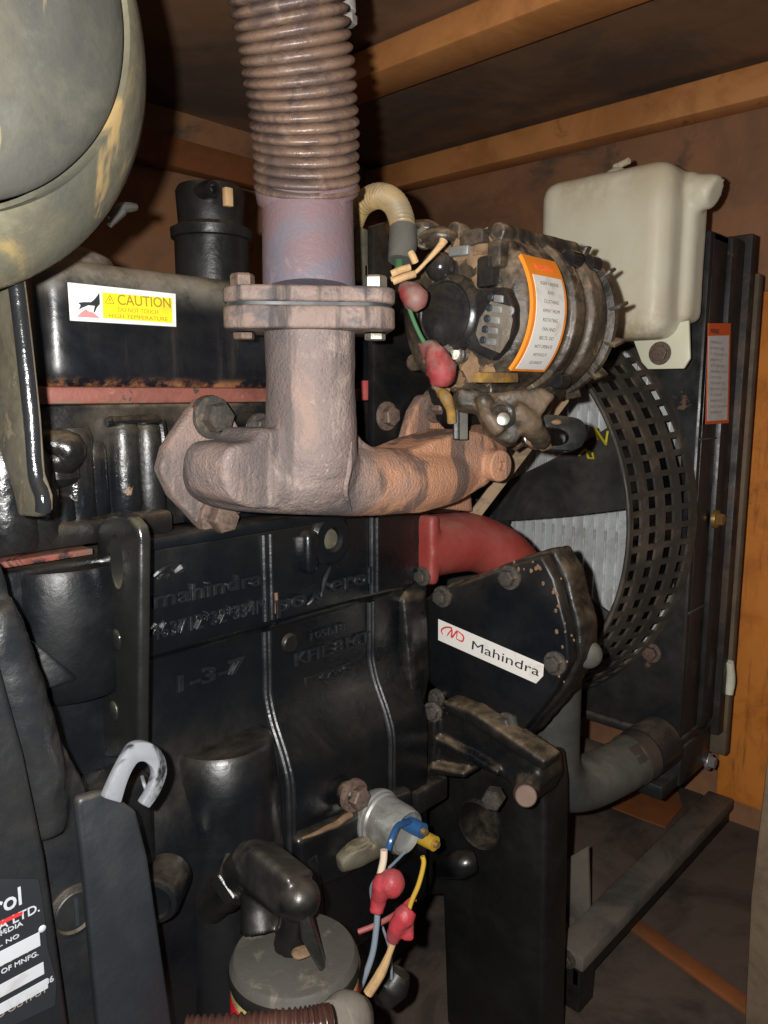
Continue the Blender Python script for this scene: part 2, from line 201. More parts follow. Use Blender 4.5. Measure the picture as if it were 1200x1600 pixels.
# ------------------------------------------------------------------ mesh helpers
COL = sc.collection
class G:
    """collects shapes, all in world metres"""
    def __init__(s): s.bm = bmesh.new()
    def _take(s, b):
        me = bpy.data.meshes.new('tmp'); b.to_mesh(me); b.free(); s.bm.from_mesh(me); bpy.data.meshes.remove(me); return s
    def prism(s, pts, vec, bevel=0.0, seg=2, ang=25):
        b = bmesh.new(); vs = [b.verts.new(p) for p in pts]; f = b.faces.new(vs)
        r = bmesh.ops.extrude_face_region(b, geom=[f])
        bmesh.ops.translate(b, verts=[e for e in r['geom'] if isinstance(e, bmesh.types.BMVert)], vec=vec)
        bmesh.ops.recalc_face_normals(b, faces=b.faces)
        if bevel:
            es = [e for e in b.edges if len(e.link_faces) == 2 and e.calc_face_angle(0) > math.radians(ang)]
            bmesh.ops.bevel(b, geom=es, offset=bevel, segments=seg, profile=0.5, affect='EDGES', clamp_overlap=True)
        return s._take(b)
    def box(s, lo, hi, bevel=0.0, seg=2):
        a, c = V(lo), V(hi)
        return s.prism([V((a.x,a.y,a.z)), V((c.x,a.y,a.z)), V((c.x,c.y,a.z)), V((a.x,c.y,a.z))], V((0,0,c.z-a.z)), bevel, seg)
    def obox(s, c, ax, ay, az, bevel=0.0, seg=2):
        """oriented box: centre and three half-axis vectors"""
        c = V(c); return s.prism([c-ax-ay-az, c+ax-ay-az, c+ax+ay-az, c-ax+ay-az], az*2, bevel, seg)
    def lathe(s, o, axis, prof, n=48, caps=True, a0=0.0, a1=2*math.pi, ref=None):
        axis = V(axis).normalized(); r_ = V(ref) if ref else (Z if abs(axis.z) < 0.9 else X)
        u = (r_ - axis*r_.dot(axis)).normalized(); v_ = axis.cross(u)
        full = abs(a1-a0-2*math.pi) < 1e-6; m = n if full else n+1
        b = bmesh.new(); rings = []
        for (t, r) in prof:
            rings.append([b.verts.new(V(o)+axis*t+(u*math.cos(a0+(a1-a0)*i/n)+v_*math.sin(a0+(a1-a0)*i/n))*max(r, 1e-5)) for i in range(m)])
        for A, B in zip(rings, rings[1:]):
            for i in range(n): j = (i+1) % m; b.faces.new((A[i], A[j], B[j], B[i]))
        if caps and full:
            b.faces.new(rings[0][::-1]); b.faces.new(rings[-1])
        bmesh.ops.recalc_face_normals(b, faces=b.faces); return s._take(b)
    def cyl(s, p0, p1, r0, r1=None, n=32, ch=0.0):
        p0, p1 = V(p0), V(p1); L_ = (p1-p0).length; r1 = r0 if r1 is None else r1
        pr = [(0, r0), (L_, r1)] if not ch else [(0, r0-ch), (ch, r0), (L_-ch, r1), (L_, r1-ch)]
        return s.lathe(p0, p1-p0, pr, n)
    def tube(s, pts, rad, n=16, sub=6, ell=None, caps=True, smooth=True):
        pts = [V(p) for p in pts]; rs = rad if isinstance(rad, (list, tuple)) else [rad]*len(pts)
        if smooth and len(pts) > 2:
            P, R = [], []
            for i in range(len(pts)-1):
                p0, p1, p2, p3 = pts[max(i-1,0)], pts[i], pts[i+1], pts[min(i+2,len(pts)-1)]
                for k in range(sub):
                    t = k/sub; P.append(0.5*((2*p1)+(p2-p0)*t+(2*p0-5*p1+4*p2-p3)*t*t+(3*p1-p0-3*p2+p3)*t**3)); R.append(rs[i]+(rs[i+1]-rs[i])*t)
            P.append(pts[-1]); R.append(rs[-1])
        else: P, R = pts, list(rs)
        b = bmesh.new(); rings = []; tp = None
        for i, p in enumerate(P):
            t = (P[min(i+1,len(P)-1)]-P[max(i-1,0)]).normalized()
            if tp is None:
                ref = Z if abs(t.z) < 0.9 else X; u = (ref-t*ref.dot(t)).normalized()
            else: u = (u-t*u.dot(t)).normalized()
            v_ = t.cross(u); tp = t
            e = ell or (1, 1)
            rings.append([b.verts.new(p+(u*math.cos(2*math.pi*k/n)*e[0]+v_*math.sin(2*math.pi*k/n)*e[1])*R[i]) for k in range(n)])
        for A, B in zip(rings, rings[1:]):
            for k in range(n): j = (k+1) % n; b.faces.new((A[k], A[j], B[j], B[k]))
        if caps: b.faces.new(rings[0][::-1]); b.faces.new(rings[-1])
        bmesh.ops.recalc_face_normals(b, faces=b.faces); return s._take(b)
    def ball(s, c, r, sc_=(1,1,1), n=24):
        b = bmesh.new(); bmesh.ops.create_uvsphere(b, u_segments=n, v_segments=n//2, radius=r)
        for v_ in b.verts: v_.co = V((v_.co.x*sc_[0], v_.co.y*sc_[1], v_.co.z*sc_[2]))+V(c)
        return s._take(b)
    def mesh(s, fn): 
        for v_ in s.bm.verts: v_.co = fn(v_.co)
        return s
    def jitter(s, amp, scale):
        for v_ in s.bm.verts:
            d = noise.noise_vector(v_.co*scale); v_.co += d*amp
        return s
    def out(s, name, m, parent=None, ang=35):
        me = bpy.data.meshes.new(name); s.bm.to_mesh(me); s.bm.free()
        return link(name, me, m, parent, ang)
def link(name, me, m, parent=None, ang=35):
    if ang is not None:
        for p in me.polygons: p.use_smooth = True
        me.set_sharp_from_angle(angle=math.radians(ang))
    if not me.materials: me.materials.append(K[m])
    o = bpy.data.objects.new(name, me); COL.objects.link(o)
    if parent: adopt(o, parent)
    return o
def adopt(o, parent):
    o.parent = parent; o.matrix_parent_inverse = WM[parent.name].inverted() if parent.name in WM else Matrix.Identity(4)
WM = {}
TMP = bpy.data.scenes.new('workshop')
def bake(o):
    """mesh of an object with its modifiers, evaluated in a scene of its own"""
    TMP.collection.objects.link(o); vl = TMP.view_layers[0]; vl.update(); dg = vl.depsgraph; dg.update()
    me = bpy.data.meshes.new_from_object(o.evaluated_get(dg)); TMP.collection.objects.unlink(o); return me
def fuse(g, name, m, parent=None, voxel=0.002, smooth=6, disp=0.0, dscale=60, ang=60):
    """cast shape: bodies melted into one skin with filleted joins"""
    me = bpy.data.meshes.new('tmp'); g.bm.to_mesh(me); g.bm.free(); o = bpy.data.objects.new('tmp', me)
    r = o.modifiers.new('r', 'REMESH'); r.mode = 'VOXEL'; r.voxel_size = voxel
    if smooth: q = o.modifiers.new('s', 'SMOOTH'); q.iterations = smooth; q.factor = 0.5
    me2 = bake(o); bpy.data.objects.remove(o)
    if disp:
        nv = len(me2.vertices); co = [0.0]*(nv*3); no = [0.0]*(nv*3)
        me2.vertices.foreach_get('co', co); me2.vertices.foreach_get('normal', no)
        for i in range(0, nv*3, 3):
            c = V(co[i:i+3]); k = disp*(noise.noise(c*dscale)+0.5*noise.noise(c*dscale*2.7))
            co[i] += no[i]*k; co[i+1] += no[i+1]*k; co[i+2] += no[i+2]*k
        me2.vertices.foreach_set('co', co); me2.update()
    me2.name = name
    return link(name, me2, m, parent, ang)
def thing(name, label, cat, loc, group=None):
    o = bpy.data.objects.new(name, None); COL.objects.link(o); o.location = loc; o.empty_display_size = 0.02
    WM[o.name] = Matrix.Translation(V(loc)); tag(o, label, cat, group); return o
def tag(o, label, cat, group=None):
    o['label'] = label; o['category'] = cat
    if group: o['group'] = group
    return o
def struct(o): o['kind'] = 'structure'; return o
def frame(n, up=Z):
    n = V(n).normalized(); up = V(up)
    if abs(n.dot(up)) > 0.95: up = X
    x = up.cross(n).normalized(); y = n.cross(x); return Matrix((x, y, n)).transposed()
# hexagon bolt with washer, one shared mesh in unit size
def _bolt(washer=True):
    g = G()
    if washer: g.lathe((0,0,0), Z, [(-0.3,1.45),(0.02,1.45),(0.2,1.4),(0.24,1.25)], 28)
    b = 0.2
    g.lathe((0,0,0), Z, [(b,0.98),(b+0.05,1.0),(b+0.72,1.0),(b+0.86,0.88),(b+0.9,0.6)], 6)
    me = bpy.data.meshes.new('bolt'); g.bm.to_mesh(me); g.bm.free()
    for p in me.polygons: p.use_smooth = True
    me.set_sharp_from_angle(angle=math.radians(28)); return me
BOLT = {True: _bolt(True), False: _bolt(False)}
BM = {}
def bolt(p, n, r, m, parent, washer=True, h=1.0, spin=None, name='bolt'):
    key = (washer, m)
    if key not in BM:
        me = BOLT[washer].copy(); me.materials.append(K[m]); BM[key] = me
    o = bpy.data.objects.new(name, BM[key]); COL.objects.link(o)
    mm = Matrix.Translation(V(p)) @ frame(n).to_4x4() @ Matrix.Rotation(random.uniform(0, 1) if spin is None else spin, 4, 'Z') @ Matrix.Diagonal((r, r, r*h, 1))
    o.matrix_world = mm
    if parent:
        adopt(o, parent); o.matrix_basis = mm
    return o
def text(body, o, xa, ya, height, m, parent, name='lettering', width=None, depth=0.0003, fn=None, shear=0.0, bold=0.0, center=False, spacing=1.0, bev=0.0):
    """raised or printed letters: o = lower-left corner, xa/ya = unit directions"""
    cu = bpy.data.curves.new('t', 'FONT'); cu.body = body; cu.size = 1.0; cu.extrude = 0.5; cu.shear = shear; cu.offset = bold; cu.resolution_u = 3; cu.space_character = spacing
    if bev: cu.extrude = 0.03; cu.bevel_depth = bev; cu.bevel_resolution = 2
    ob = bpy.data.objects.new('t', cu)
    me = bake(ob); bpy.data.objects.remove(ob)
    xs = [v_.co.x for v_ in me.vertices]; ys = [v_.co.y for v_ in me.vertices]; x0, x1, y0 = min(xs), max(xs), min(ys); zs = [v_.co.z for v_ in me.vertices]; z0, z1 = min(zs), max(zs)
    s_ = height/0.7; sx = (width/(x1-x0)) if width else s_
    xa, ya = V(xa).normalized(), V(ya).normalized(); nn = xa.cross(ya).normalized()
    off = -0.5*(x1-x0)*sx if center else 0
    for v_ in me.vertices:
        c = v_.co; a, b_, d = (c.x-x0)*sx+off, c.y*s_, (c.z-z0)/max(z1-z0, 1e-9)*depth
        v_.co = fn(a, b_, d) if fn else V(o)+xa*a+ya*b_+nn*d
    me.name = name; me.materials.clear(); return link(name, me, m, parent, 30)
def arc(c, u, v_, r, a0, a1, n):
    return [V(c)+u*r*math.cos(math.radians(a0+(a1-a0)*i/n))+v_*r*math.sin(math.radians(a0+(a1-a0)*i/n)) for i in range(n+1)]

def catmull(pts, sub):
    P = []
    for i in range(len(pts)-1):
        p0_, p1_, p2_, p3_ = pts[max(i-1,0)], pts[i], pts[i+1], pts[min(i+2,len(pts)-1)]
        for k in range(sub):
            t = k/sub; P.append(0.5*((2*p1_)+(p2_-p0_)*t+(2*p0_-5*p1_+4*p2_-p3_)*t*t+(3*p1_-p0_-3*p2_+p3_)*t**3))
    P.append(pts[-1]); return P
# ================================================================== SETTING: inside of the generator's canopy
XE, YB, ZC = 1.36, 1.29, 1.505      # end wall, back wall, ceiling
struct(G().box((XE, -0.35, -0.1), (XE+0.02, YB+0.02, ZC+0.02)).out('end_wall', 'wall'))
struct(G().box((-0.6, YB, -0.1), (XE, YB+0.02, ZC+0.02)).out('back_wall', 'wall'))
struct(G().box((-0.6, -0.35, ZC), (XE, YB, ZC+0.02)).out('ceiling', 'ceil'))
struct(G().box((-0.6, -0.35, 0.22), (XE, YB, 0.24)).out('floor', 'floor'))
# beams under the ceiling
def beam(p0, p1, w_, h_, m, label, bevel=0.004):
    g = G(); p0, p1 = V(p0), V(p1); d = (p1-p0).normalized(); s_ = d.cross(Z).normalized()
    g.obox((p0+p1)/2, (p1-p0)/2, s_*w_/2, Z*h_/2, bevel); g.jitter(0.002, 9)
    o = g.out('roof_beam', m); tag(o, label, 'beam', 'beams inside the canopy'); return o
a = PZ(913, 0, ZC-0.005)
beam((0.905, -0.3, ZC-0.024), (0.905, 1.06, ZC-0.024), 0.075, 0.04, 'beam', 'orange-brown roof beam crossing the upper right corner')
beam((XE-0.03, -0.3, ZC-0.035), (XE-0.03, YB, ZC-0.035), 0.05, 0.052, 'beam', 'orange-brown beam along the top of the end wall above the white tank')
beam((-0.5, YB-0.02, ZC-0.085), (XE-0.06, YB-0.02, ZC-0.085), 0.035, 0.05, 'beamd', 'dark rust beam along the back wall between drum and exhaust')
# post and edges on the right of the end wall
g = G(); p = PX(1172, 900, XE-0.04); q = PX(1230, 900, XE-0.04)
g.box((XE-0.045, q.y-0.1, 0.3), (XE-0.004, p.y+0.03, 1.16), 0.006); g.jitter(0.0015, 12)
tag(g.out('canopy_post', 'postor'), 'orange-brown upright post at the right edge behind the radiator', 'post')
g = G(); a, b = PX(1166, 1590, 0.80), PX(1204, 1180, 0.80)
g.prism([PX(1160,1640,.80), PX(1172,1400,.80), PX(1197,1180,.80), PX(1232,800,.80), PX(1280,-100,.80), PX(1400,-100,.80), PX(1300,1640,.80)], V((0.03,0,0)), 0.004)
g.jitter(0.001, 20)
tag(g.out('door_edge', 'post'), 'dusty brown door edge in the bottom right corner', 'door')

# ================================================================== ENGINE
eng = thing('diesel_engine', 'black painted diesel engine with cast lettering on its block and a caution sticker', 'engine', (0.38, 0.6, 0.45))
BX0, BX1 = 0.10, 0.575
prof = [(0.497,0.888),(0.497,0.808),(0.505,0.803),(0.505,0.742),(0.499,0.722),(0.483,0.690),(0.477,0.668),(0.477,0.470),(0.50,0.455),(0.50,0.40),(0.90,0.40),(0.90,0.888)]
g = G(); g.prism([V((BX0,y,z)) for y, z in prof], X*(BX1-BX0), 0.003, 2, 20)
block = g.out('cylinder_block', 'paint', eng)
def yface(z):   # depth of the block's face at a height
    for (y0,z0),(y1,z1) in zip(prof, prof[1:]):
        if z1 <= z <= z0: return y0+(y1-y0)*((z0-z)/(z0-z1) if z0 != z1 else 0)
    return 0.477
# raised seams between the bays, following the face
for px, wdt in ((416,0.0042),(584,0.0045)):
    x = PY(px, 840, 0.497).x
    for (o_, r_) in ((-0.0035, 0.003), (0.0035, 0.0026)):
        pts = [V((x+o_, yface(z)-0.0004, z)) for z in [0.885,0.86,0.83,0.812]] 
        G().tube(pts, r_, 10, 4).out('seam_rib', 'ribp', eng)
        pts = [V((x+0.004+o_*0.7, yface(z)-0.0002, z)) for z in [0.800,0.78,0.76,0.742,0.722,0.706,0.69,0.668,0.62,0.56,0.5]]
        G().tube(pts, r_, 10, 4).out('seam_rib', 'ribp', eng)
# deck strip on top of the block
G().box((0.262, 0.489, 0.8885), (0.574, 0.53, 0.8975), 0.002).out('deck_flange', 'paint', eng)
# core plug
c = PY(514, 842, 0.497)
cp = G().lathe(c, -Y, [(-0.004,0.024),(0.003,0.0235),(0.006,0.020),(0.0062,0.0115),(0.0,0.010),(-0.002,0.0085)], 40, caps=False).out('core_plug', 'paint', eng)
G().lathe(c+Y*0.0005, -Y, [(0.0,0.0098),(0.0025,0.0085),(0.0035,0.004),(0.0035,0.0)], 32).out('plug_cup', 'armdust', cp)
G().box((PY(468,840,.497).x, 0.487, 0.845), (PY(490,840,.497).x, 0.51, 0.883), 0.006, 3).out('pad', 'paint', eng)
c = PY(452, 1005, 0.505); G().cyl(c+Y*0.006, c-Y*0.003, 0.010, 0.009, 28, 0.002).out('dowel_plug', 'rubber', eng)
# cast writing
def cast(t, px, py, h, yy, wpx=None, m='ribp', dep=0.0020, bold=0.012, sh=0.0):
    o = PY(px, py, yy); w_ = None
    if wpx: w_ = PY(wpx, py-(wpx-px)*0.25, yy).x-o.x
    return text(t, o+Y*dep*.45, X, Z, h, m, eng, 'cast_lettering', w_, dep*1.9, bold=bold-.012, shear=sh, bev=.028)
cast('mahindra', 238, 950, 0.0125, 0.497, 408)
cast('463712*32*334M', 234, 1000, 0.0110, 0.497, 414)
cast('1-3-7', 276, 1080, 0.0125, 0.505, 382, bold=0.02, dep=0.0022)
for i, (x0,y0,x1,y1,r_) in enumerate(((233,906,270,880,.0028),(248,906,258,893,.0022),(272,895,291,884,.0045),(260,905,266,894,.002))):
    G().tube([PY(x0,y0,.4965), PY((x0+x1)/2,(y0+y1)/2-2,.4955), PY(x1,y1,.4965)], [r_*.5,r_,r_*.5], 8, 4).out('cast_emblem_stroke', 'ribp', eng)
lp = cast('po', 429, 956, 0.0150, 0.497, 476, 'ribp', 0.0024); cast('erol', 514, 925, 0.0150, 0.497, 578, 'ribp', 0.0024)
for a_, b_, c_ in (((480,945),(487,938),(492,928)),((492,930),(500,936),(503,925)),((503,927),(508,905),(516,886))):
    G().tube([PY(*a_,.4965), PY(*b_,.4955), PY(*c_,.4965)], [.0012,.0022,.0012], 8, 4).out('cast_lettering', 'ribp', eng)
G().tube([PY(431,958,.4965), PY(432,940,.496), PY(431,926,.4965)], .0016, 8, 3).out('worn_letter_edge', 'rustline', eng)
G().obox(PY(500,957,.4975), X*0.048, Y*0.002, Z*0.0014, 0.0006).out('cast_bar', 'paint', eng)
cast('105b18', 483, 1000, 0.0070, 0.505, 538, bold=0.015)
cast('KFIL.816T', 459, 1040, 0.0110, 0.505, 578, bold=0.015)
b0 = PY(476, 1078, .505); b1 = PY(551, 1034, .505)
for (l, h) in (((b0.x,b1.z-.0012),(b1.x,b1.z+.0012)), ((b0.x,b0.z-.012),(b0.x+.003,b1.z))):
    G().box((l[0], .5035, l[1]), (h[0], .507, h[1]), 0.0008).out('cast_frame', 'ribp', eng)
cast('16796/6', 492, 1065, 0.0065, 0.506, 548, bold=0.015)
# smooth vertical barrel bulges of the left bays
for px, py, rr, pr_ in ((104, 950, 0.05, 0.018),):
    c = PY(px, py, 0.497)
    g = G(); g.lathe(V((c.x+.01, c.y+rr-pr_, 0.795)), Z, [(0,rr*.93),(0.006,rr),(0.086,rr),(0.09,rr*.97)], 48)
    g.out('cylinder_bulge', 'satin', eng)
# wedge shaped shelf beneath the bulge
g = G(); g.prism([PY(10,992,.492), PY(50,1000,.48), PY(128,1062,.475), PY(48,1088,.478), PY(20,1075,.49)], Y*0.05, 0.004); g.out('shelf_web', 'paint', eng)
g = G(); g.prism([V((.10,.468,.735)), V((.262,.468,.735)), V((.262,.468,.46)), V((.10,.468,.46))], Y*0.04, 0.010, 3); g.out('side_pad', 'paint', eng)
# big round boss low on the block
c = PY(336, 1160, 0.497); bz = c.z
g = G(); g.lathe(V((c.x+0.008, 0.500, 0.42)), Z, [(0,0.056),(bz-0.42-0.03,0.046),(bz-0.42-0.004,0.042),(bz-0.42,0.039)], 56); g.out('round_boss', 'paint', eng)
# lower crankcase ledge
G().tube([V((0.405,0.474,0.60)), V((0.41,0.470,0.55)), V((0.41,0.470,0.45))], 0.010, 12).out('crankcase_rib', 'paint', eng)

# ---- cylinder head
g = G(); g.box((0.10,0.523,0.8985), (0.576,0.82,0.992), 0.003)
head = g.out('cylinder_head', 'headp', eng)
# bosses, ports and pockets on the head's face
def vboss(px, y0, y1, yy, r, m='paint', tilt=0):
    a, b = PY(px, y0, yy), PY(px+tilt, y1, yy); b.x = a.x + (0.0 if not tilt else b.x-a.x)
    g = G(); g.tube([a-Z*0.0, a-Z*0.006, b+Z*0.006, b], [r*.55, r, r*1.05, r*.6], 20, 3); return g.out('head_boss', 'headp', eng)
for a_ in ((190,662,800,.526,.0125),(228,664,806,.526,.012),(140,690,812,.525,.011),(112,668,820,.524,.0135),(78,672,760,.520,.017),(84,770,835,.519,.013),(40,700,850,.515,.018),(0,690,860,.512,.02)):
    vboss(*a_)
G().box((PY(168,650,.52).x, .512, PY(168,655,.52).z-.004), (PY(246,650,.52).x, .53, PY(168,655,.52).z+.002), 0.003).out('pocket_lip', 'pdirty', eng)
G().tube([PY(166,660,.518), PY(240,655,.518), PY(254,672,.518), PY(257,740,.518)], .0035, 10).out('pocket_edge', 'pdirty', eng)
G().tube([PY(64,690,.51), PY(104,700,.505), PY(96,716,.508), PY(70,720,.51)], [.008,.012,.012,.008], 14).out('injector_clamp', 'pdirty', eng)
G().box((0.10,.500,.897), (PY(262,830,.51).x,.53,.914), 0.004).out('head_foot', 'pdirty', eng)
G().box((PY(300,800,.51).x,.507,.899), (0.57,.53,.912), 0.003).out('head_foot', 'paint', eng)
for px, py in ((392,668),(600,650)):
    c = PY(px, py, .52); G().cyl(c+Y*.01, c-Y*.012, .014, .0125, 28, .002).out('head_stud_boss', 'paint', eng); bolt(c-Y*.012, -Y, .0085, 'boltd', eng)
g = G(); g.box((0.10,.4945,.8915), (PY(146,855,.4935).x,.52,.8958), 0.0008); g.out('head_gasket', 'gaskr', eng)
# ---- rocker cover
cz1 = 1.091
g = G(); g.box((0.224,0.52,1.000), (0.60,0.80,cz1), 0.017, 4)
g.lathe(V((0.262,0.575,1.05)), Z, [(0,.045),(0.03,.045),(0.048,.038),(0.055,.022)], 32)
cover = fuse(g, 'rocker_cover', 'cover', eng, 0.0025, 5)
g = G(); g.box((0.214,0.5125,0.9925), (0.60,0.81,1.0045), 0.0025, 2); g.jitter(0.0006, 40)
g.out('cover_flange', 'rustline', eng)
# caution sticker: white field, yellow box, hot-surface pictogram
st = G(); st.prism([PY(105,441,.5194), PY(274,459,.5194), PY(275,511,.5194), PY(109,501,.5194)], -Y*0.0007, 0.0003, 1); stick = st.out('caution_sticker', 'lwhite', eng)
yy = .5186
G().prism([PY(160,457,yy), PY(269,466,yy), PY(269,505,yy), PY(161,497,yy)], -Y*0.0002).out('yellow_field', 'lyellow', stick)
def tilt_text(t, x0, y0, x1, y1, h, yy, m, par, dep=.0002, bold=0.0, sh=0.0):
    o = PY(x0, y0, yy); e = PY(x1, y1, yy); d = e-o; dn = d.normalized(); return text(t, o, dn, dn.cross(Y).normalized()*1 if dn.cross(Y).z > 0 else -dn.cross(Y).normalized(), h, m, par, 'print', d.length, dep, bold=bold, shear=sh)
tilt_text('CAUTION', 184, 476, 267, 481, .0072, yy-.0003, 'inky', stick, bold=.01)
tilt_text('DO NOT TOUCH', 185, 487, 247, 491, .0031, yy-.0003, 'inky', stick)
tilt_text('HIGH TEMPERATURE', 170, 496, 262, 502, .0029, yy-.0003, 'inky', stick)
G().prism([PY(163,474,yy-.0003), PY(179,475,yy-.0003), PY(172,460,yy-.0003)], -Y*.0001).out('warning_triangle', 'inky', stick)
G().prism([PY(165,473,yy-.0005), PY(177,473.6,yy-.0005), PY(171.6,463,yy-.0005)], -Y*.0001).out('warning_triangle', 'lyellow', stick)
tilt_text('!', 170.6, 472.5, 173, 472.6, .0028, yy-.0007, 'inky', stick)
hand = [(122,473),(130,472),(142,472),(147,468),(152,462),(155,457),(156,475),(151,481),(148,488),(146,488),(148,478),(138,477),(128,481),(123,484),(126,477)]
G().prism([PY(x,y,yy) for x, y in hand], -Y*.0002).out('hand_pictogram', 'inkk', stick)
G().prism([PY(x,y,yy) for x, y in ((120,495),(127,488),(134,483),(139,487),(145,488),(156,497))], -Y*.0002).out('heat_pictogram', 'lpink', stick)
# ---- oil filler
cy = 0.63
def pz(px, py): return PY(px, py, cy)
c = pz(333, 446); z = lambda py: pz(333, py+15).z - c.z
fl = G().lathe(c-Z*0.02, Z, [(0,.034),(z(362)+.02,.034),(z(360)+.02,.037),(z(346)+.02,.0375),(z(342)+.02,.033),(z(338)+.02,.030),(z(288)+.02,.0315),(z(280)+.02,.029),(z(278)+.02,.02)], 56).out('oil_filler_cap', 'rubber', eng)
k0 = pz(300, 305)-Y*0.031
G().lathe(k0+Y*.02, -Y, [(0,.008),(.02,.008),(.0225,.007),(.0225,.004),(.012,.0035)], 20, caps=False).out('cap_spout', 'rubber', fl)
G().obox(pz(322,318)-Y*.034, X*.004, Y*.003, Z*.008, .001).out('cap_clip', 'wood', fl)
# ---- front plate beside the alternator
g = G(); g.prism([PY(x,y,.492) for x, y in ((584,352),(603,346),(614,425),(720,440),(720,800),(584,806))], Y*0.008, 0.0012)
fp = g.out('front_plate', 'pdirty', eng)
bolt(PY(604,650,.492), -Y, .0095, 'boltr', eng)
G().obox(PY(574,610,.505), X*.006, Y*.003, Z*.009, .001).out('red_tag', 'wred', eng)
for (x,y) in ((565,400),(572,455)):
    G().obox(PY(x,y,.51), X*.006, Y*.003, Z*.024, .002).out('wire_clip', 'armdust', eng)
# ---- timing gear case
XG = 0.612
gp = [(655,940),(690,922),(800,882),(846,868),(866,905),(886,985),(890,1035),(868,1078),(842,1112),(802,1160),(778,1152),(692,1088),(664,1062)]
g = G(); g.prism([PX(x,y,XG) for x, y in gp], X*0.016, 0.0035, 3); gc = g.out('gear_cover', 'gcover', eng)
g = G(); cc = PX(775,1010,XG)
g.prism([cc+(PX(x,y,XG)-cc)*1.05 for x, y in gp], X*0.034, 0.004, 3)
for o_ in ((880,945,.02),(868,900,.014),(893,1040,.012)): g.ball(PX(o_[0],o_[1],XG+.022), o_[2], (1,.7,1))
g.mesh(lambda c_: c_+X*0.0175); fuse(g, 'gear_case', 'pdirty', eng, 0.0025, 4, 0.0016, 45)
for x, y, r_ in ((797,902,.0085),(692,932,.008),(868,1036,.008),(793,1131,.0085),(683,1090,.007)):
    bolt(PX(x,y,XG)-X*.001, -X, r_, 'boltd', gc)
c = PX(884,950,XG+.03); G().lathe(c-Y*.004, V((-.35,-1,.05)), [(-.01,.018),(.006,.0175),(.010,.014),(.0105,.006),(.008,.0)], 28).jitter(.0008, 90).out('cap_screw', 'pdirty', eng)
G().tube([PX(880,1018,XG+.04), PX(908,1020,XG+.04)-Y*.005], .014, 20).ball(PX(910,1020,XG+.04)-Y*.006, .0138).out('round_stud', 'hose', eng)
for i_ in range(30):
    t_ = random.random(); seg = [(800,890),(846,882),(868,925),(884,990),(884,1035),(866,1065)]; k_ = min(4, int(t_*5)); f_ = t_*5-k_
    x_ = seg[k_][0]+(seg[k_+1][0]-seg[k_][0])*f_+random.gauss(0, 7); y_ = seg[k_][1]+(seg[k_+1][1]-seg[k_][1])*f_+random.gauss(0, 7); r_ = random.uniform(.0006, .0017)
    g = G(); g.ball(PX(x_,y_,XG-.0005), r_, (.5,1.2,1.5), 10); g.jitter(r_*.5, 300); g.out('mud_crumb', 'clay', gc)
# maker's sticker
sp = [(685,967),(850,1038),(849,1056),(838,1068),(685,1000)]
st2 = G().prism([PX(x,y,XG-.0002) for x, y in sp], -X*0.0006, .0002, 1).out('maker_sticker', 'lwhite', gc)
o = PX(737,1014,XG-.001); e = PX(842,1057,XG-.001); dn = (e-o).normalized(); up = dn.cross(X).normalized(); up = up if up.z > 0 else -up
text('Mahindra', o, dn, up, .0094, 'inkk', st2, 'print', (e-o).length, .0002, bold=.0)
for pts in ([(692,992),(690,984),(698,980),(706,982),(700,990)], [(698,994),(706,984),(706,996),(714,986),(713,998)], [(713,998),(722,1002),(724,994),(714,985)]):
    G().tube([PX(x,y,XG-.0012) for x, y in pts], [.0004]+[.0009]*(len(pts)-2)+[.0004], 6, 5).out('red_emblem', 'inkr', st2)
# cast transition between block and gear case, and the lower mounting arms
g = G()
g.box((0.565,0.503,0.60), (0.607,0.62,0.885), 0.008, 3)
g.prism([V((0.56,0.498,.80)), V((0.606,0.503,.80)), V((0.606,0.498,.70)), V((0.56,0.480,.66))], Y*0.06, 0.008)
for xp, th, bv, pl in ((.600,.04,.003,((664,1160),(690,1100),(730,1118),(790,1158),(845,1196),(848,1228),(836,1252),(812,1256),(792,1222),(750,1196),(700,1192),(668,1188))),
        (.589,.03,.0025,((690,1094),(735,1110),(795,1150),(852,1190),(848,1206),(790,1170),(730,1130),(690,1112))),
        (.588,.03,.0025,((634,1224),(672,1196),(724,1206),(726,1217),(680,1213),(640,1238))),
        (.591,.03,.002,((664,1128),(680,1124),(677,1190),(656,1204))),
        (.593,.03,.002,((676,1150),(740,1180),(780,1206),(776,1214),(735,1194),(676,1164)))):
    g.prism([PX(x,y,xp) for x, y in pl], X*th, bv, 2)
g.tube([PX(826,1215,.60), PX(823,1240,.588)], [.013,.0125], 20, smooth=False)
fuse(g, 'mounting_arms', 'pdirty', eng, 0.0020, 2, 0.0005, 60)
bolt(PX(676,1112,.592), (-1,-.3,0), .0075, 'boltd', eng)
bolt(PX(776,1240,.60), (-1,-.3,.0), .011, 'boltd', eng, washer=False, h=1.5)
G().cyl(PX(820,1240,.585), PX(822,1244,.57), .011, .010, 24, .001).out('arm_end', 'boltr', eng)
G().tube([PY(536,1256,.475), PY(545,1240,.470), PY(562,1236,.468)], [.006,.012,.009], 14).out('drain_plug', 'pdirty', eng)
bolt(PY(554,1243,.465), -Y, .0105, 'boltr', eng)
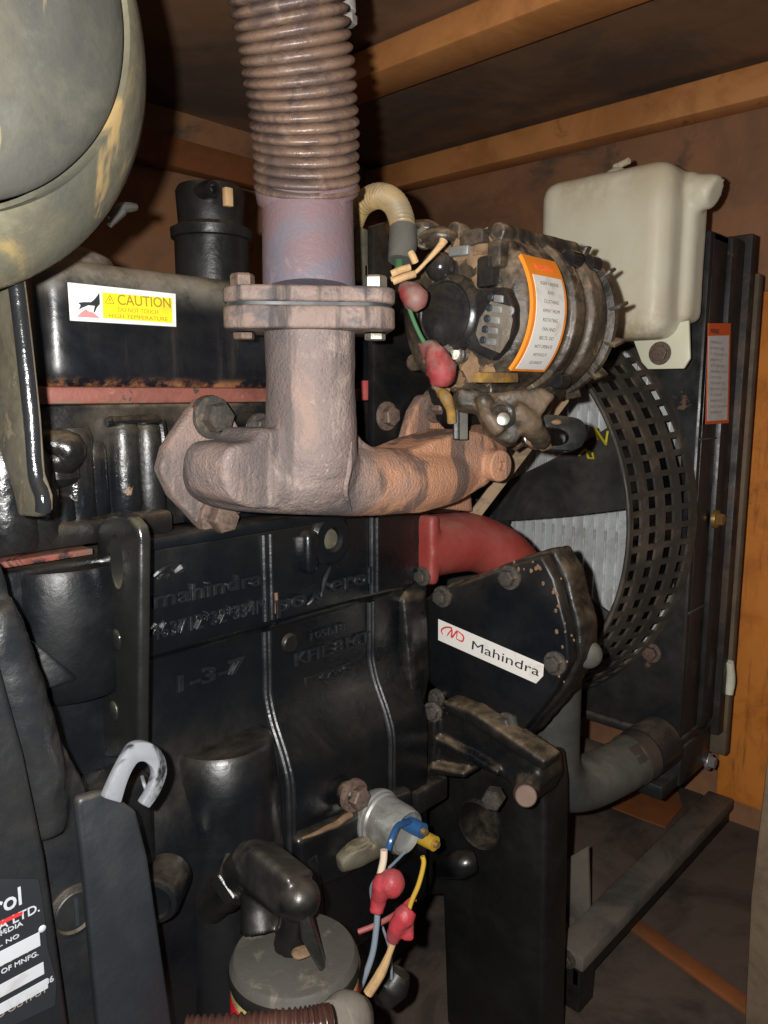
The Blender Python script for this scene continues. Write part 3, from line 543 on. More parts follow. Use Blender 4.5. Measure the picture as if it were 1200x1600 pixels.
# pad with pale oily face under the sender
g = G(); g.tube([PY(528,1350,.464), PY(556,1334,.460), PY(600,1312,.460)], [.008,.0125,.0125], 20); fuse(g, 'sender_boss', 'armdust', eng, .002, 3)
g = G(); g.prism([PY(x,y,.466) for x, y in ((466,1312),(540,1280),(600,1250),(648,1232),(648,1325),(600,1335),(545,1372),(505,1388),(466,1372))], Y*.03, .006, 3); fuse(g, 'sender_pad', 'paint', eng, .0022, 4)
g = G(); g.tube([PY(472,1310,.4655), PY(520,1290,.4655), PY(548,1272,.4655)], [.001,.003,.003], 8); g.jitter(.0012, 90); g.out('dried_drip', 'clay', eng)
# support leg with round hole
def cut(o, g):
    me = bpy.data.meshes.new('c'); g.bm.to_mesh(me); g.bm.free(); co = bpy.data.objects.new('c', me); TMP.collection.objects.link(co); src = bpy.data.objects.new('s', o.data)
    md = src.modifiers.new('b', 'BOOLEAN'); md.object = co; md.operation = 'DIFFERENCE'; md.solver = 'EXACT'
    me2 = bake(src); bpy.data.objects.remove(src); o.data = me2; bpy.data.objects.remove(co)
    me2.set_sharp_from_angle(angle=math.radians(35))
g = G(); g.prism([PX(x,y,.66) for x, y in ((640,1240),(700,1190),(790,1185),(846,1190),(852,1240),(852,1330),(846,1700),(700,1700),(690,1400),(640,1400))], X*0.05, 0.006, 3)
leg = g.out('engine_support', 'rubber', eng)
hc = PX(750,1288,.66); g = G(); g.cyl(hc-X*.1, hc+X*.15, .026, .026, 40); cut(leg, g)
G().lathe(hc-X*.001, -X, [(-.004,.030),(.003,.029),(.004,.027),(.002,.0262),(-.004,.0262)], 40, caps=False).out('hole_rim', 'rubber', eng)
g = G(); g.tube([PX(690,1355,.64), PX(720,1350,.63), PX(742,1345,.64)], [.012,.016,.012], 16); g.out('support_knuckle', 'paint', eng)
G().box((.55,.47,.575), (.60,.50,.60), .003).out('support_shelf', 'rubber', eng)
# ---- flywheel housing, low on the left
g = G()
g.prism([PY(x,y,.43) for x, y in ((-60,860),(12,880),(34,985),(70,1090),(140,1230),(185,1400),(200,1660),(-60,1660))], Y*0.06, 0.008, 3)
g.tube([PY(-20,950,.432), PY(20,1060,.43), PY(62,1200,.43), PY(72,1300,.43)], [.014,.015,.014,.012], 16)
fuse(g, 'flywheel_housing', 'house', eng, 0.003, 4, 0.0009, 70)
g = G(); g.prism([PY(x,y,.408) for x, y in ((-80,990),(-5,1010),(40,1180),(72,1340),(118,1660),(-80,1660))], Y*0.03, 0.004, 3); g.jitter(.0006, 60)
hc_ = g.out('housing_cover', 'house', eng)
s = PY(118, 1424, .428)
G().lathe(s+Y*.004, -Y, [(0,.0165),(.004,.016),(.005,.0135),(.003,.0125),(.004,.0115),(.0045,0.0)], 36).out('slotted_plug', 'house', eng)
G().obox(s-Y*.0005, X*.0012, Y*.0012, Z*.009, 0).out('slot', 'inkk', eng)
# name plate riveted on the housing cover
YP = 0.4072
np_ = G().prism([PY(x,y,YP) for x, y in ((-60,1372),(60,1372),(68,1420),(74,1480),(88,1530),(86,1570),(-60,1640))], -Y*.0008, .0003, 1).out('name_plate', 'plate', eng)
def nrow(t, x, y, h, m='silver', bold=0.01, endx=None):
    o = PY(x, y, YP-.0009); L_ = None
    return text(t, o, X, Z, h, m, np_, 'print', (PY(endx, y-(endx-x)*.5, YP).x-o.x) if endx else None, .00025, bold=bold)
def nrowr(t, xend, y, h, m='silver', bold=0.012, wd=.03):   # right aligned at the plate's edge
    e = PY(xend, y, YP-.0009); o = e-X*wd; return text(t, o, X, Z, h, m, np_, 'print', wd, .00025, bold=bold)
nrowr('powerol', 34, 1412, .0105, wd=.045)
e = PY(34,1424,YP); G().box((e.x-.05, YP-.0012, e.z-.0012), (e.x, YP-.0008, e.z+.0008)).out('red_stripe', 'inkr', np_)
nrowr('& MAHINDRA LTD.', 62, 1423, .0050, wd=.062)
nrowr('GENERATOR', 12, 1455, .0024, wd=.022); nrowr('MADE IN INDIA', 36, 1445, .0026, wd=.034); nrowr('ENGINE SR. NO', 30, 1464, .0024, wd=.032)
def panel(x1, y1, h, wd):
    e = PY(x1, y1, YP); return G().box((e.x-wd, YP-.0012, e.z), (e.x, YP-.0008, e.z+h), .0001, 1).out('bright_panel', 'silver', np_)
panel(62, 1476, .0085, .05); nrowr('NJ210091', 44, 1488, .0058, 'inkf', wd=.034, bold=.0)
panel(68, 1520, .0075, .05); nrowr('2019', 36, 1534, .0055, 'inkf', wd=.018, bold=0)
panel(74, 1542, .0062, .055)
nrowr('YEAR OF MNFG.', 60, 1492, .0028, wd=.032); nrowr('(PROTECTION) RULE 1986', 84, 1532, .0036, wd=.062); nrowr('RATED OUTPUT', 74, 1548, .0026, 'inkf', wd=.04)
rv = PY(65,1450,YP); G().lathe(rv, -Y, [(0,.0022),(.001,.0021),(.0017,.0011),(.0018,0)], 16).out('rivet', 'silver', np_)

# ---- flat strip bolted over the housing, with its hook
fb = thing('flat_bar', 'matt black flat steel bar leaning in front of the flywheel housing', 'bar', PY(200,1600,.40))
YF = .405
G().prism([PY(x,y,YF) for x, y in ((121,1262),(124,1248),(168,1236),(214,1268),(232,1340),(276,1640),(158,1640),(132,1360))], Y*.008, .0026, 3).out('bar', 'bar', fb)
hk = thing('steel_hook', 'bare steel hook strip curling over the top of the flat bar', 'hook', PY(200,1260,.40))
YH = .395
outer = [(163,1248),(178,1214),(196,1180),(206,1166),(220,1160),(238,1162),(252,1172),(260,1188),(262,1205),(258,1222),(248,1244),(234,1264)]
inner = [(221,1257),(234,1236),(241,1217),(240,1204),(234,1196),(226,1191),(217,1192),(211,1199),(205,1210),(198,1228),(190,1256)]
G().prism(catmull([PY(x,y,YH) for x, y in outer], 4)+catmull([PY(x,y,YH) for x, y in inner], 4), Y*.006, .0012, 2).out('hook_strip', 'hook', hk)
G().tube([PY(222,1214,.43), PY(225,1225,.42), PY(229,1236,.42)], .0012, 6).out('wire_end', 'hook', hk)
G().lathe(PY(243,1406,.45), V((-.9,-.8,.05)), [(-.03,.017),(0,.017),(.003,.0155),(.004,.012),(.002,.0105),(.002,0)], 36).out('plug', 'paint', eng)

# ================================================================== AIR CLEANER
ac = thing('air_cleaner', 'dusty olive air cleaner drum hanging in the top left corner', 'air filter', V((.1085,.42,1.04)))
dc = V((.1085, .36, 1.169))
pr_ = [(-.016,0.0),(-.0155,.03),(-.013,.056),(-.0125,.060),(-.0105,.064),(-.006,.080),(-.001,.0880),(.002,.0905),(.0035,.0910),(.009,.0900)]
g = G(); g.lathe(dc+Z*.004, Y, [(t_, r_*1.055) for t_, r_ in pr_], 128); g.jitter(.0008, 25); g.out('end_cap', 'olive', ac)
g = G(); g.lathe(dc, Y, [(.012,.0950),(.010,.0975),(.0035,.0998),(.006,.1035),(.014,.1115),(.024,.1195),(.034,.1255),(.040,.127),(.046,.127),(.047,.124),(.12,.124),(.125,.10),(.125,.0)], 128, caps=False); g.mesh(lambda c_: c_+Z*(.004*max(0, 1-(c_.y-dc.y)/.03))); g.jitter(.0006, 20); g.out('shell', 'oliver', ac)
g = G(); g.tube([PY(172,342,.47), PY(190,324,.47), PY(212,324,.47)], [.002,.0035,.0022], 10); g.tube([PY(172,352,.47), PY(192,330,.47)], [.002,.003], 10, smooth=False); g.jitter(.001, 90); g.out('wing_nut', 'boltd', ac)
# dusty plate that carries it
sb = thing('support_plate', 'dusty black plate with glossy edge hanging below the air cleaner', 'bracket', PX(40,800,.17))
pl = [(-60,420),(22,430),(33,520),(47,650),(54,740),(66,775),(66,800),(56,808),(28,806),(20,770),(-5,690),(-60,640)]
a = G().prism([PX(x,y,.165) for x, y in pl], X*.006, .0016, 3).out('plate', 'armdust', sb)
ed = [(22,430),(33,520),(47,650),(54,740),(65,775),(66,798)]
G().tube([PX(x,y,.1665)-Y*.0012 for x, y in ed], .0040, 14, 4).out('edge', 'gloss', sb)

# ================================================================== LIFTING BRACKET
lb = thing('lifting_bracket', 'upright black lifting bracket with slotted eye beside the cast lettering', 'bracket', PX(180,1180,.245))
XL = .243
pl = [(150,1185),(150,830),(156,815),(170,806),(186,804),(202,808),(214,822),(218,842),(216,1185)]
g = G(); g.prism([PX(x,y,XL) for x, y in pl], X*.009, .0030, 4); lp_ = g.out('bracket_plate', 'edge', lb)
G().tube([PX(x,y,XL+.0045)-Y*.0006 for x, y in ((176,806),(196,807),(211,818),(217,842),(217,960),(216,1080),(215,1178))], [.002]+[.0044]*6, 12, 5).out('rounded_edge', 'gloss', lb)
oc = PX(182,878,XL); g = G(); g.cyl(oc-X*.05, oc+X*.05, .0085, .0085, 32); g.mesh(lambda c_: V((c_.x, c_.y, oc.z+(c_.z-oc.z)*2.2))); cut(lp_, g)
for x, y in ((182,1000),(178,1112)): G().ball(PX(x,y,XL), .006, (.4,1,1.3)).out('weld_dimple', 'edge', lb)

# ================================================================== EXHAUST MANIFOLD
mf = thing('exhaust_manifold', 'rust brown cast iron exhaust manifold with flange and two port branches', 'manifold', PY(480,800,.43))
fz = PY(484,500,.425); fc = V((fz.x, .425, 0))
g = G()
# upright outlet
zt, zb = PY(484,500,.425).z, PY(484,740,.425).z
g.lathe(V((fc.x,fc.y,zb)), Z, [(0,.030),(.012,.0335),(.035,.0335),(.06,.032),(zt-zb,.0325)], 40); g.ball(V((fc.x+.004,fc.y+.003,zb+.002)), .032, (1.25,1,.95))
# log
g.tube([PY(325,738,.510), PY(345,741,.475), PY(385,744,.446), PY(480,748,.430), PY(575,752,.430), PY(650,750,.432), PY(705,740,.440), PY(740,712,.470), PY(735,690,.515)], [.0235,.0245,.0255,.0270,.0280,.0275,.0255,.0235,.023], 28, 6)
g.tube([PY(560,690,.43), PY(545,715,.428), PY(520,745,.428)], [.004,.016,.024], 20)
g.tube([PY(410,688,.43), PY(430,715,.428), PY(450,745,.428)], [.003,.013,.022], 20)
g.prism([PY(x,y,.418) for x, y in ((352,758),(348,728),(354,708),(366,694),(400,690),(415,670),(556,668),(570,688),(596,703),(640,706),(682,688),(735,671),(764,676),(776,692),(776,742),(764,758),(718,786),(660,803),(600,801),(560,797),(470,796),(400,795),(385,792),(362,780))], Y*.050, .012, 3, 5)
g.tube([PY(690,735,.44), PY(728,716,.445), PY(748,705,.462), PY(740,690,.50)], [.026,.0295,.0285,.024], 24)
# boss on the right end
nb = V((-.1,-.995,0)); e1 = PY(782,728,.404); e0 = e1-nb*.040-X*.006
g.tube([e0, e1-nb*.012, e1-nb*.003], [.0175,.0142,.0140], 24, smooth=False)
fuse(g, 'manifold_body', 'rustm', mf, 0.0018, 3, 0.0004, 70)
G().lathe(e1-nb*.004, nb, [(-.004,.0145),(.004,.0147),(.0056,.0135),(.0058,.0048),(.003,.0044),(.0045,.002),(.0045,0)], 36).out('boss_face', 'rustm', mf)
G().tube([PY(548,690,.394), PY(546,730,.392), PY(540,765,.395), PY(548,796,.408)], [.0012,.002,.002,.001], 8).jitter(.0006, 120).out('casting_seam', 'rustm', mf)
# port flanges on the head
for pl, bl in (([(252,735),(262,700),(300,640),(318,622),(342,622),(362,645),(392,695),(380,800),(352,828),(322,832),(300,806),(270,775)], [(331,652,'boltd',.0115),(339,808,'boltr',.0115)]),
               ([(630,705),(648,640),(662,618),(690,614),(712,640),(730,700),(740,800),(640,790)], [(680,634,'boltr',.0115)])):
    yf = .497 if pl[0][0] < 400 else .478
    g = G(); g.prism([PY(x,y,yf) for x, y in pl], Y*.013, .003, 3); g.jitter(.0008, 40); fl_ = g.out('port_flange', 'rustm', mf)
    for x, y, m, r_ in bl: bolt(PY(x,y,yf-.0005), -Y, r_, m, mf, h=1.25)
# outlet flange: two plates, a dark gasket and bolts
LA = (RGT*0.96+FWD*0.1); LA.z = 0; LA.normalize(); SA = Z.cross(LA)
def oval(z_, hl, hw, cnr):
    pts = []
    for sx, sy, a0 in ((1,1,0),(-1,1,90),(-1,-1,180),(1,-1,270)):
        pts += arc(V((fc.x,fc.y,z_))+LA*sx*(hl-cnr)+SA*sy*(hw-cnr), LA, SA, cnr, a0, a0+90, 6)
    return pts
zf0, zf1, zf2 = PY(484,520,.425).z, PY(484,484,.425).z, PY(484,458,.425).z
g = G(); g.prism(oval(zf0,.0585,.043,.018), Z*(zf1-zf0-.0012), .002, 3); g.jitter(.0006, 50); g.out('lower_flange', 'rustf', mf)
G().prism(oval(zf1-.0012,.0565,.041,.018), Z*.0022).out('flange_gasket', 'inkk', mf)
g = G(); g.prism(oval(zf1+.001,.0585,.043,.018), Z*(zf2-zf1-.001), .0022, 3); g.jitter(.0006, 50); g.out('upper_flange', 'rustf', mf)
for s_, m in ((-1,'boltr'),(1,'boltz')):
    p_ = V((fc.x,fc.y,zf2))+LA*s_*.0462-SA*.008
    bolt(p_, Z, .0085, m, mf, washer=False, h=1.25); bolt(V((p_.x,p_.y,zf0)), -Z, .0075, 'boltz' if s_ > 0 else 'boltr', mf, washer=False, h=.7)
# ================================================================== EXHAUST PIPE AND BELLOWS
ex = thing('exhaust_bellows', 'rusty corrugated exhaust bellows rising from a heat tinted pipe', 'exhaust pipe', V((fc.x,fc.y,zf2)))
p0 = V((fc.x,fc.y,zf2)); p1 = PD(480,300,.548); p2 = PD(441,-40,.478); p2 = p1+(p2-p1)*1.7
G().tube([p0, p0+(p1-p0)*.5, p1], [.0328,.0325,.0325], 56, 8).out('pipe', 'pipe', ex)
ax = (p2-p1); L_ = ax.length; nr = 32; pts = []; rad = []
bend = V((0,0,0))
g = G()
for i in range(nr*10+1):
    t = i/(nr*10); ph = (i % 10)/10
    pts.append(p1+ax*t+RGT*(0.004*math.sin(math.pi*min(1, t*1.7)))); rad.append(.0322+.0052*abs(math.sin(math.pi*ph))**0.6+0.0003*math.sin(i*0.13))
g.tube(pts, rad, 72, smooth=False); g.out('bellows', 'bellow', ex, 80)
G().tube([p1-ax.normalized()*.006, p1-ax.normalized()*.004, p1+ax.normalized()*.004, p1+ax.normalized()*.006], [.0335,.0365,.0365,.034], 56, smooth=False).out('collar', 'pipe', ex, 60)
cb = thing('clamp_bolt', 'pale plated clamp bolt at the top edge beside the bellows', 'bolt', PD(545,10,.52))
G().cyl(PD(541,-20,.52), PD(543,20,.52), .0058, .0058, 20, .001).out('shank', 'zinc', cb); bolt(PD(543,22,.52), (0,0,-1), .0065, 'zinc', cb, washer=False)

# ================================================================== ALTERNATOR
al = thing('alternator', 'mud caked alternator with orange bordered warning label', 'alternator', (0.60,0.402,0.99))
AC = V((0.52, 0.402, 1.066)); YC = -Y
g = G()
g.lathe(AC, X, [(-.004,.0),(-.004,.046),(-.002,.056),(.003,.0635),(.010,.0672),(.056,.0685),(.058,.0645),(.066,.064),(.068,.0695),(.082,.070),(.085,.0655),(.094,.065),(.097,.0705),(.118,.0705),(.124,.068),(.128,.058),(.130,.03),(.130,0)], 84)
for a_ in (62,100,165,215,290):
    u = V((0,-math.cos(math.radians(a_)),math.sin(math.radians(a_))))
    g.tube([AC+u*.0685+X*.004, AC+u*.069+X*.05, AC+u*.069+X*.122], [.0075,.0065,.008], 14)
g.jitter(.0004, 70)
fuse(g, 'housing', 'altal', al, .0014, 1, .0003, 130)
# label wrapped on the shell
RL = .0694
def lab(x_, th, r=RL): return V((x_, AC.y-math.cos(th)*r, AC.z+math.sin(th)*r))
def patch(name, x0, x1, t0, t1, r, m, par, thick=.0005):
    b = bmesh.new(); n = 24; rows = []
    for i in range(n+1):
        th = math.radians(t0+(t1-t0)*i/n); rows.append([b.verts.new(lab(x0,th,r)), b.verts.new(lab(x1,th,r)), b.verts.new(lab(x1,th,r-thick)), b.verts.new(lab(x0,th,r-thick))])
    for A, B in zip(rows, rows[1:]):
        for k in range(4): b.faces.new((A[k],A[(k+1)%4],B[(k+1)%4],B[k]))
    b.faces.new(rows[0][::-1]); b.faces.new(rows[-1]); bmesh.ops.recalc_face_normals(b, faces=b.faces)
    me = bpy.data.meshes.new(name); b.to_mesh(me); b.free(); return link(name, me, m, par, 40)
LX0, LX1 = .519, .569
wl = patch('warning_label', LX0, LX1, -43, 34, .0712, 'lorange', al, .003)
patch('label_field', LX0+.0045, LX1-.0035, -41, 20, .0715, 'lwhite', wl, .001)
def ltext(t, th0, h, wd, m):
    xc = (LX0+LX1)/2+.0006
    text(t, None, X, Z, h, m, wl, 'print', wd, .0002, fn=lambda a, b_, d: lab(xc+a, math.radians(th0)+b_/RL, .0717+d), center=True)
ltext('WARNING', 24, .0052, .028, 'lred')
for i, (t, wd) in enumerate((('KEEP HANDS',.026),('AND',.010),('CLOTHING',.022),('AWAY FROM',.025),('ROTATING',.022),('FAN AND',.019),('BELTS. DO',.021),('NOT OPERATE',.026),('WITHOUT',.02),('GUARDS',.018))):
    ltext(t, 14-5.6*i, .0027, wd, 'inkf')
# rear end details
XR = AC.x-.004
def rp(px, py, off=0.0): return PX(px, py, XR-off)
G().lathe(rp(706,492), -X, [(-.006,.033),(.004,.0325),(.008,.030),(.010,.0265),(.009,.025),(.011,.020),(.0115,.0)], 48).out('regulator_cap', 'altblk', al)
pl = [(772,452),(812,452),(822,480),(820,515),(806,545),(788,566),(752,548),(738,528),(742,500),(756,474)]
vp = G().prism([rp(x,y,-.012) for x, y in pl], -X*.019, .003, 2).out('vent_plate', 'altblk', al)
pl2 = [(768,470),(796,478),(802,500),(796,530),(782,552),(752,540),(744,522),(750,498)]
G().prism([rp(x,y,.0071) for x, y in pl2], -X*.0012, .0004, 1).out('vent_backing', 'altplate', vp)
for i in range(5):
    x_, y_ = 779-3.2*i+ (1 if i else 0), 466+16.8*i
    a_, b_ = rp(x_-7,y_,.009), rp(x_+8,y_+1.5,.009)
    G().obox((a_+b_)/2, (b_-a_)/2, X*.0012, Z*.0028, .0009, 2).out('vent_slat', 'zinc', vp)
    hh = rp(x_-13,y_-2,.009); G().lathe(hh+X*.001, -X, [(0,.0030),(.0012,.003),(.0016,.0022),(.0004,.0018),(.0004,0)], 14).out('vent_hole', 'inkk', vp)
    if 0 < i < 4:
        hh = rp(x_+21,y_+3,.0072); G().lathe(hh, -X, [(0,.0036),(.001,.0034),(.0012,.0024),(.0004,.002),(.0004,0)], 16).out('vent_hole', 'zinc', vp)
for x_, y_, r_ in ((683,447,.0055),(675,497,.0058)):
    G().lathe(rp(x_,y_,.006), -X, [(-.004,r_),(.0015,r_),(.002,r_*.7),(.002,0)], 20).out('contact', 'zinc', al)
bolt(rp(706,553,.004), -X, .0075, 'boltz', al, h=1.1); G().cyl(rp(706,553,.004), rp(690,552,.020), .0036, .0034, 14).out('stud', 'zinc', al)
bolt(rp(664,371,.004), (-1,-.4,.2), .0065, 'boltz', al, h=1.2)
g = G(); g.ball(rp(688,417,.006), .0125); g.out('terminal_cover', 'altblk', al)
g = G(); g.ball(rp(660,360,.0), .012, (1,1.4,.7)); g.ball(rp(680,372), .014, (1,1.5,.6)); g.jitter(.002, 90); g.out('rear_lug', 'altal', al)
# clumps of dry mud
for i, (x_, y_, r_) in enumerate(((722,392,.010),(752,378,.009),(765,410,.010),(748,440,.007),(735,575,.010),(760,585,.009),(715,590,.009),(672,470,.006),(668,480,.004),(745,400,.008),(700,395,.006),(690,605,.008))):
    g = G(); g.ball(rp(x_,y_,-.002), r_, (.6,1,1), 20); g.jitter(r_*.5, 120); g.jitter(r_*.25, 340); g.out('mud_clump', 'clay', al)
# rectangular brush holder and knobs on the rear top
for x_, y_, sy_, sz_, m in ((742,372,.012,.006,'altal'),(722,393,.010,.004,'zinc'),(764,425,.008,.012,'altblk'),(778,398,.006,.01,'altal')):
    g = G(); g.obox(rp(x_,y_,.002), X*.006, Y*sy_, Z*sz_, .002); g.jitter(.0012, 130); g.out('rear_block', m, al)
# cooling fan on the drive end
fn_ = G()
for k in range(14):
    a_ = math.radians(k*360/14+9); u = V((0,-math.cos(a_),math.sin(a_))); t_ = V((0,math.sin(a_),math.cos(a_)))
    fn_.obox(AC+X*.141+u*.064, u*.0125, (t_*.3+X*.95).normalized()*.009, (t_*.95-X*.3)*.0016, .0006)
fn_.lathe(AC, X, [(.128,.04),(.130,.058),(.134,.0705),(.138,.0715),(.140,.06),(.142,.03)], 48)
fn_.out('drive_fan', 'altal', al)
G().lathe(AC, X, [(.142,.012),(.15,.034),(.158,.034),(.163,.026),(.168,.034),(.176,.034),(.178,.012)], 48).out('pulley', 'altal', al)
for x_, y_ in ((868,392),(858,392)): pass
for a_, xx in ((40,.083),(40,.116),(-50,.084)):
    u = V((0,-math.cos(math.radians(a_)),math.sin(math.radians(a_)))); G().cyl(AC+u*.072+X*(xx-.008), AC+u*.072+X*(xx+.008), .007, .007, 16, .001).out('through_bolt', 'altblk', al)
# lower lugs
g = G()
g.tube([AC+X*.05-Z*.06-Y*.01, AC+X*.052-Z*.085-Y*.012, AC+X*.05-Z*.105-Y*.006], [.020,.017,.015], 20)
g.tube([AC+X*.095-Z*.055-Y*.015, AC+X*.10-Z*.085-Y*.012, AC+X*.075-Z*.11], [.018,.014,.012], 20)
g.prism([PD(x,y,.615) for x, y in ((712,604),(770,612),(850,606),(872,616),(846,650),(822,668),(806,694),(784,690),(764,668),(748,640),(716,636))], FWD*.03, .004, 2)
g.tube([PD(800,640,.612), PD(826,660,.62), PD(846,690,.65)], [.007,.010,.008], 16)
g.tube([PD(756,620,.612), PD(764,650,.61), PD(784,676,.61)], [.006,.008,.006], 16)
g.jitter(.0015, 60)
fuse(g, 'mounting_lug', 'lug', al, .0018, 2, .0010, 90)
G().lathe(PD(783,650,.608), -FWD, [(-.01,.0115),(.004,.011),(.005,.0085),(.002,.008),(.003,.0)], 24).out('lug_bush', 'altblk', al); G().lathe(PD(786,655,.604), -FWD, [(0,.0052),(.002,.005),(.0026,.003),(.0026,0)], 18).out('lug_bolt', 'boltz', al)
g = G(); g.obox(PD(775,590,.602), X*.026, Y*.004, Z*.0042, .0015); g.jitter(.0022, 70); g.out('ochre_strip', 'ochre', al)
# slotted adjuster arm
aj = thing('adjuster_arm', 'dark slotted belt adjuster arm below the alternator', 'bracket', PD(870,690,.68))
g = G(); g.prism(catmull([PD(x,y,.672) for x, y in ((815,662),(845,648),(885,650),(908,656),(917,672),(913,692),(897,703),(855,702),(822,694),(815,662))], 4)[:-1], FWD*.014, .0012, 2); o = g.out('slotted_arm', 'edge', aj)
g = G(); g.prism(catmull([PD(x,y,.64) for x, y in ((838,668),(862,661),(890,664),(903,674),(898,688),(872,692),(842,688),(838,668))], 4)[:-1], FWD*.09); cut(o, g)
for x_, y_, r_ in ((838,692,.008),(852,697,.006),(870,660,.004)): 
    g = G(); g.ball(PD(x_,y_,.671), r_, (1.4,.8,.7), 16); g.jitter(r_*.4, 150); g.out('mud_clump', 'clay', aj)
# bracket under the alternator
ab = thing('alternator_bracket', 'grimy black bracket carrying the alternator over the manifold branch', 'bracket', PD(740,690,.68))
g = G(); g.prism([PY(x,y,.455) for x, y in ((690,602),(835,612),(860,640),(800,700),(735,690),(705,660))], Y*.02, .004); g.jitter(.001, 60); g.out('bracket_plate', 'pdirty', ab)
for x0, w_ in ((714,.004),(722,.006)): G().obox(PD(x0,640,.66), RGT*w_*.8, FWD*.003, UPV*.026, .001).out('bracket_rib', 'hose' if x0 > 716 else 'rubber', ab)
G().tube([PD(690,612,.645), PD(697,622,.64), PD(704,640,.645), PD(706,660,.65)], [.004,.0055,.004,.004], 12).out('ochre_tab', 'ochre', ab)
# V belt
vb = G(); a_, b_ = PD(905,590,.82), PD(725,826,.84); d_ = (b_-a_).normalized(); s_ = d_.cross(FWD).normalized()
vb.obox((a_+b_)/2, (b_-a_)/2, s_*.0065, d_.cross(s_)*.005, .0012); tag(vb.out('drive_belt', 'belt'), 'dusty tan fan belt running diagonally below the alternator', 'belt')
# red boots and wires on the alternator
def wire(name, pts, r, m, label, cat='wire', group=None, sub=6):
    o = G().tube(pts, r, 10, sub).out(name, m); tag(o, label, cat, group); return o
g = G(); g.tube([PD(632,448,.60), PD(640,458,.595), PD(650,468,.59), PD(656,482,.592)], [.005,.0095,.0105,.0055], 18, 5); g.jitter(.0014, 110)
tag(g.out('terminal_boot', 'wredd'), 'dusty red rubber boot at the upper left of the alternator', 'terminal boot', 'red alternator boots')
g = G(); g.tube([PD(668,540,.60), PD(680,556,.592), PD(690,580,.588), PD(690,598,.592)], [.006,.0095,.0115,.0085], 18, 5); g.jitter(.0026, 110)
tag(g.out('terminal_boot', 'wredd'), 'crumpled red boot beside the stud at the lower left of the alternator', 'terminal boot', 'red alternator boots')
wire('green_wire', [PD(638,478,.60), PD(648,505,.60), PD(660,530,.60), PD(672,545,.60)], .0017, 'wgreen', 'green wire between the two red alternator boots')
wire('dry_stick', [PD(612,436,.585), PD(640,432,.58), PD(665,410,.575), PD(688,384,.57), PD(693,376,.57)], [.002,.0016,.0014,.0025,.0035], 'wood', 'pale dry stick caught against the alternator', 'stick')
for x0,y0,x1,y1,lb_ in ((612,428,640,418,'upper pale straw stub beside the exhaust flange bolt'),(614,440,648,428,'lower pale straw stub beside the exhaust flange bolt'),(642,395,649,410,'short upright pale straw stub above the red boot')):
    wire('straw_stub', [PD(x0,y0,.575), PD((x0+x1)/2,(y0+y1)/2-1,.574), PD(x1,y1,.576)], .0027, 'wood', lb_, 'stub', 'straw stubs by the alternator')
# amber convoluted tube
ct = thing('wiring_conduit', 'amber corrugated conduit arching from behind the exhaust pipe to the alternator', 'conduit', PD(630,400,.62))
cp_ = [PD(548,352,.70), PD(562,322,.68), PD(590,306,.66), PD(615,316,.645), PD(628,345,.635), PD(630,372,.63)]
P_ = catmull(cp_, 24); G().tube(P_, [.0098+.0011*math.sin(i*1.55) for i in range(len(P_))], 28, smooth=False).out('ribbed_tube', 'amber', ct, 80)
G().tube([PD(630,358,.632), PD(629,385,.628), PD(626,408,.626)], [.0115,.0118,.0105], 24).out('taped_end', 'hose', ct)
G().tube([PD(624,405,.627), PD(622,425,.62), PD(612,440,.62)], .0035, 10).out('loose_wire', 'wgreen', ct)
# ================================================================== COOLANT RESERVOIR
rs = thing('coolant_tank', 'yellowed white plastic coolant tank mounted on top of the radiator', 'tank', (0.95,0.48,1.06))
XA, XB = 0.90, 0.985
y0, y1 = PX(1040,400,XA).y, PX(836,400,XA).y
zt = PX(945,262,XA).z; zb = PX(920,532,XA).z
g = G(); g.box((XA,y0,zb), (XB,y1,zt), 0.022, 4)
g.box((XA+.045,y0-.012,zb+.02), (XB+.01,y0+.05,zt-.008), 0.012, 3)
g.tube([V((XA+.06,y0+.02,zt-.028)), V((XA+.062,y0-.022,zt-.034)), V((XA+.062,y0-.030,zt-.036))], [.020,.020,.016], 24)
fuse(g, 'tank_body', 'plast', rs, 0.003, 5, 0.0006, 25)
G().tube([V((XA+.034,y0+.03,zt+.0002)), V((XA+.034,y0+.10,zt+.0004)), V((XA+.034,y1-.03,zt+.0002))], .0014, 8).out('mould_seam', 'plast', rs)
g = G(); p_ = PX(962,240,XA+.04); g.lathe(V((XA+.045,p_.y,zt-.004)), Z, [(0,.014),(.008,.014),(.010,.012),(.014,.006),(.018,.005)], 28); g.tube([V((XA+.045,p_.y,zt+.012)), V((XA+.04,p_.y-.018,zt+.014))], .004, 10, smooth=False); g.out('filler_neck', 'plast', rs)
tb = G().prism([PX(x,y,XA+.05) for x, y in ((985,520),(1076,500),(1078,560),(1068,576),(1012,577),(1002,566))], X*.005, .0014, 2).out('mounting_tab', 'plast2', rs)
bolt(PX(1031,552,XA+.05), -X, .010, 'boltr', rs, washer=True, h=.4)
# ================================================================== RADIATOR
rd = thing('radiator', 'black radiator with perforated fan guard ring and grey finned core', 'radiator', (1.08,0.7,0.44))
XR0, XR1, YR0, YR1 = 1.03, 1.185, 0.395, 1.06
ztop, zbot = PX(1090,362,XR0).z, PX(1067,1157,XR0).z
RC = V((XR0, 0.715, 0.825)); RI, RO = 0.300, 0.325
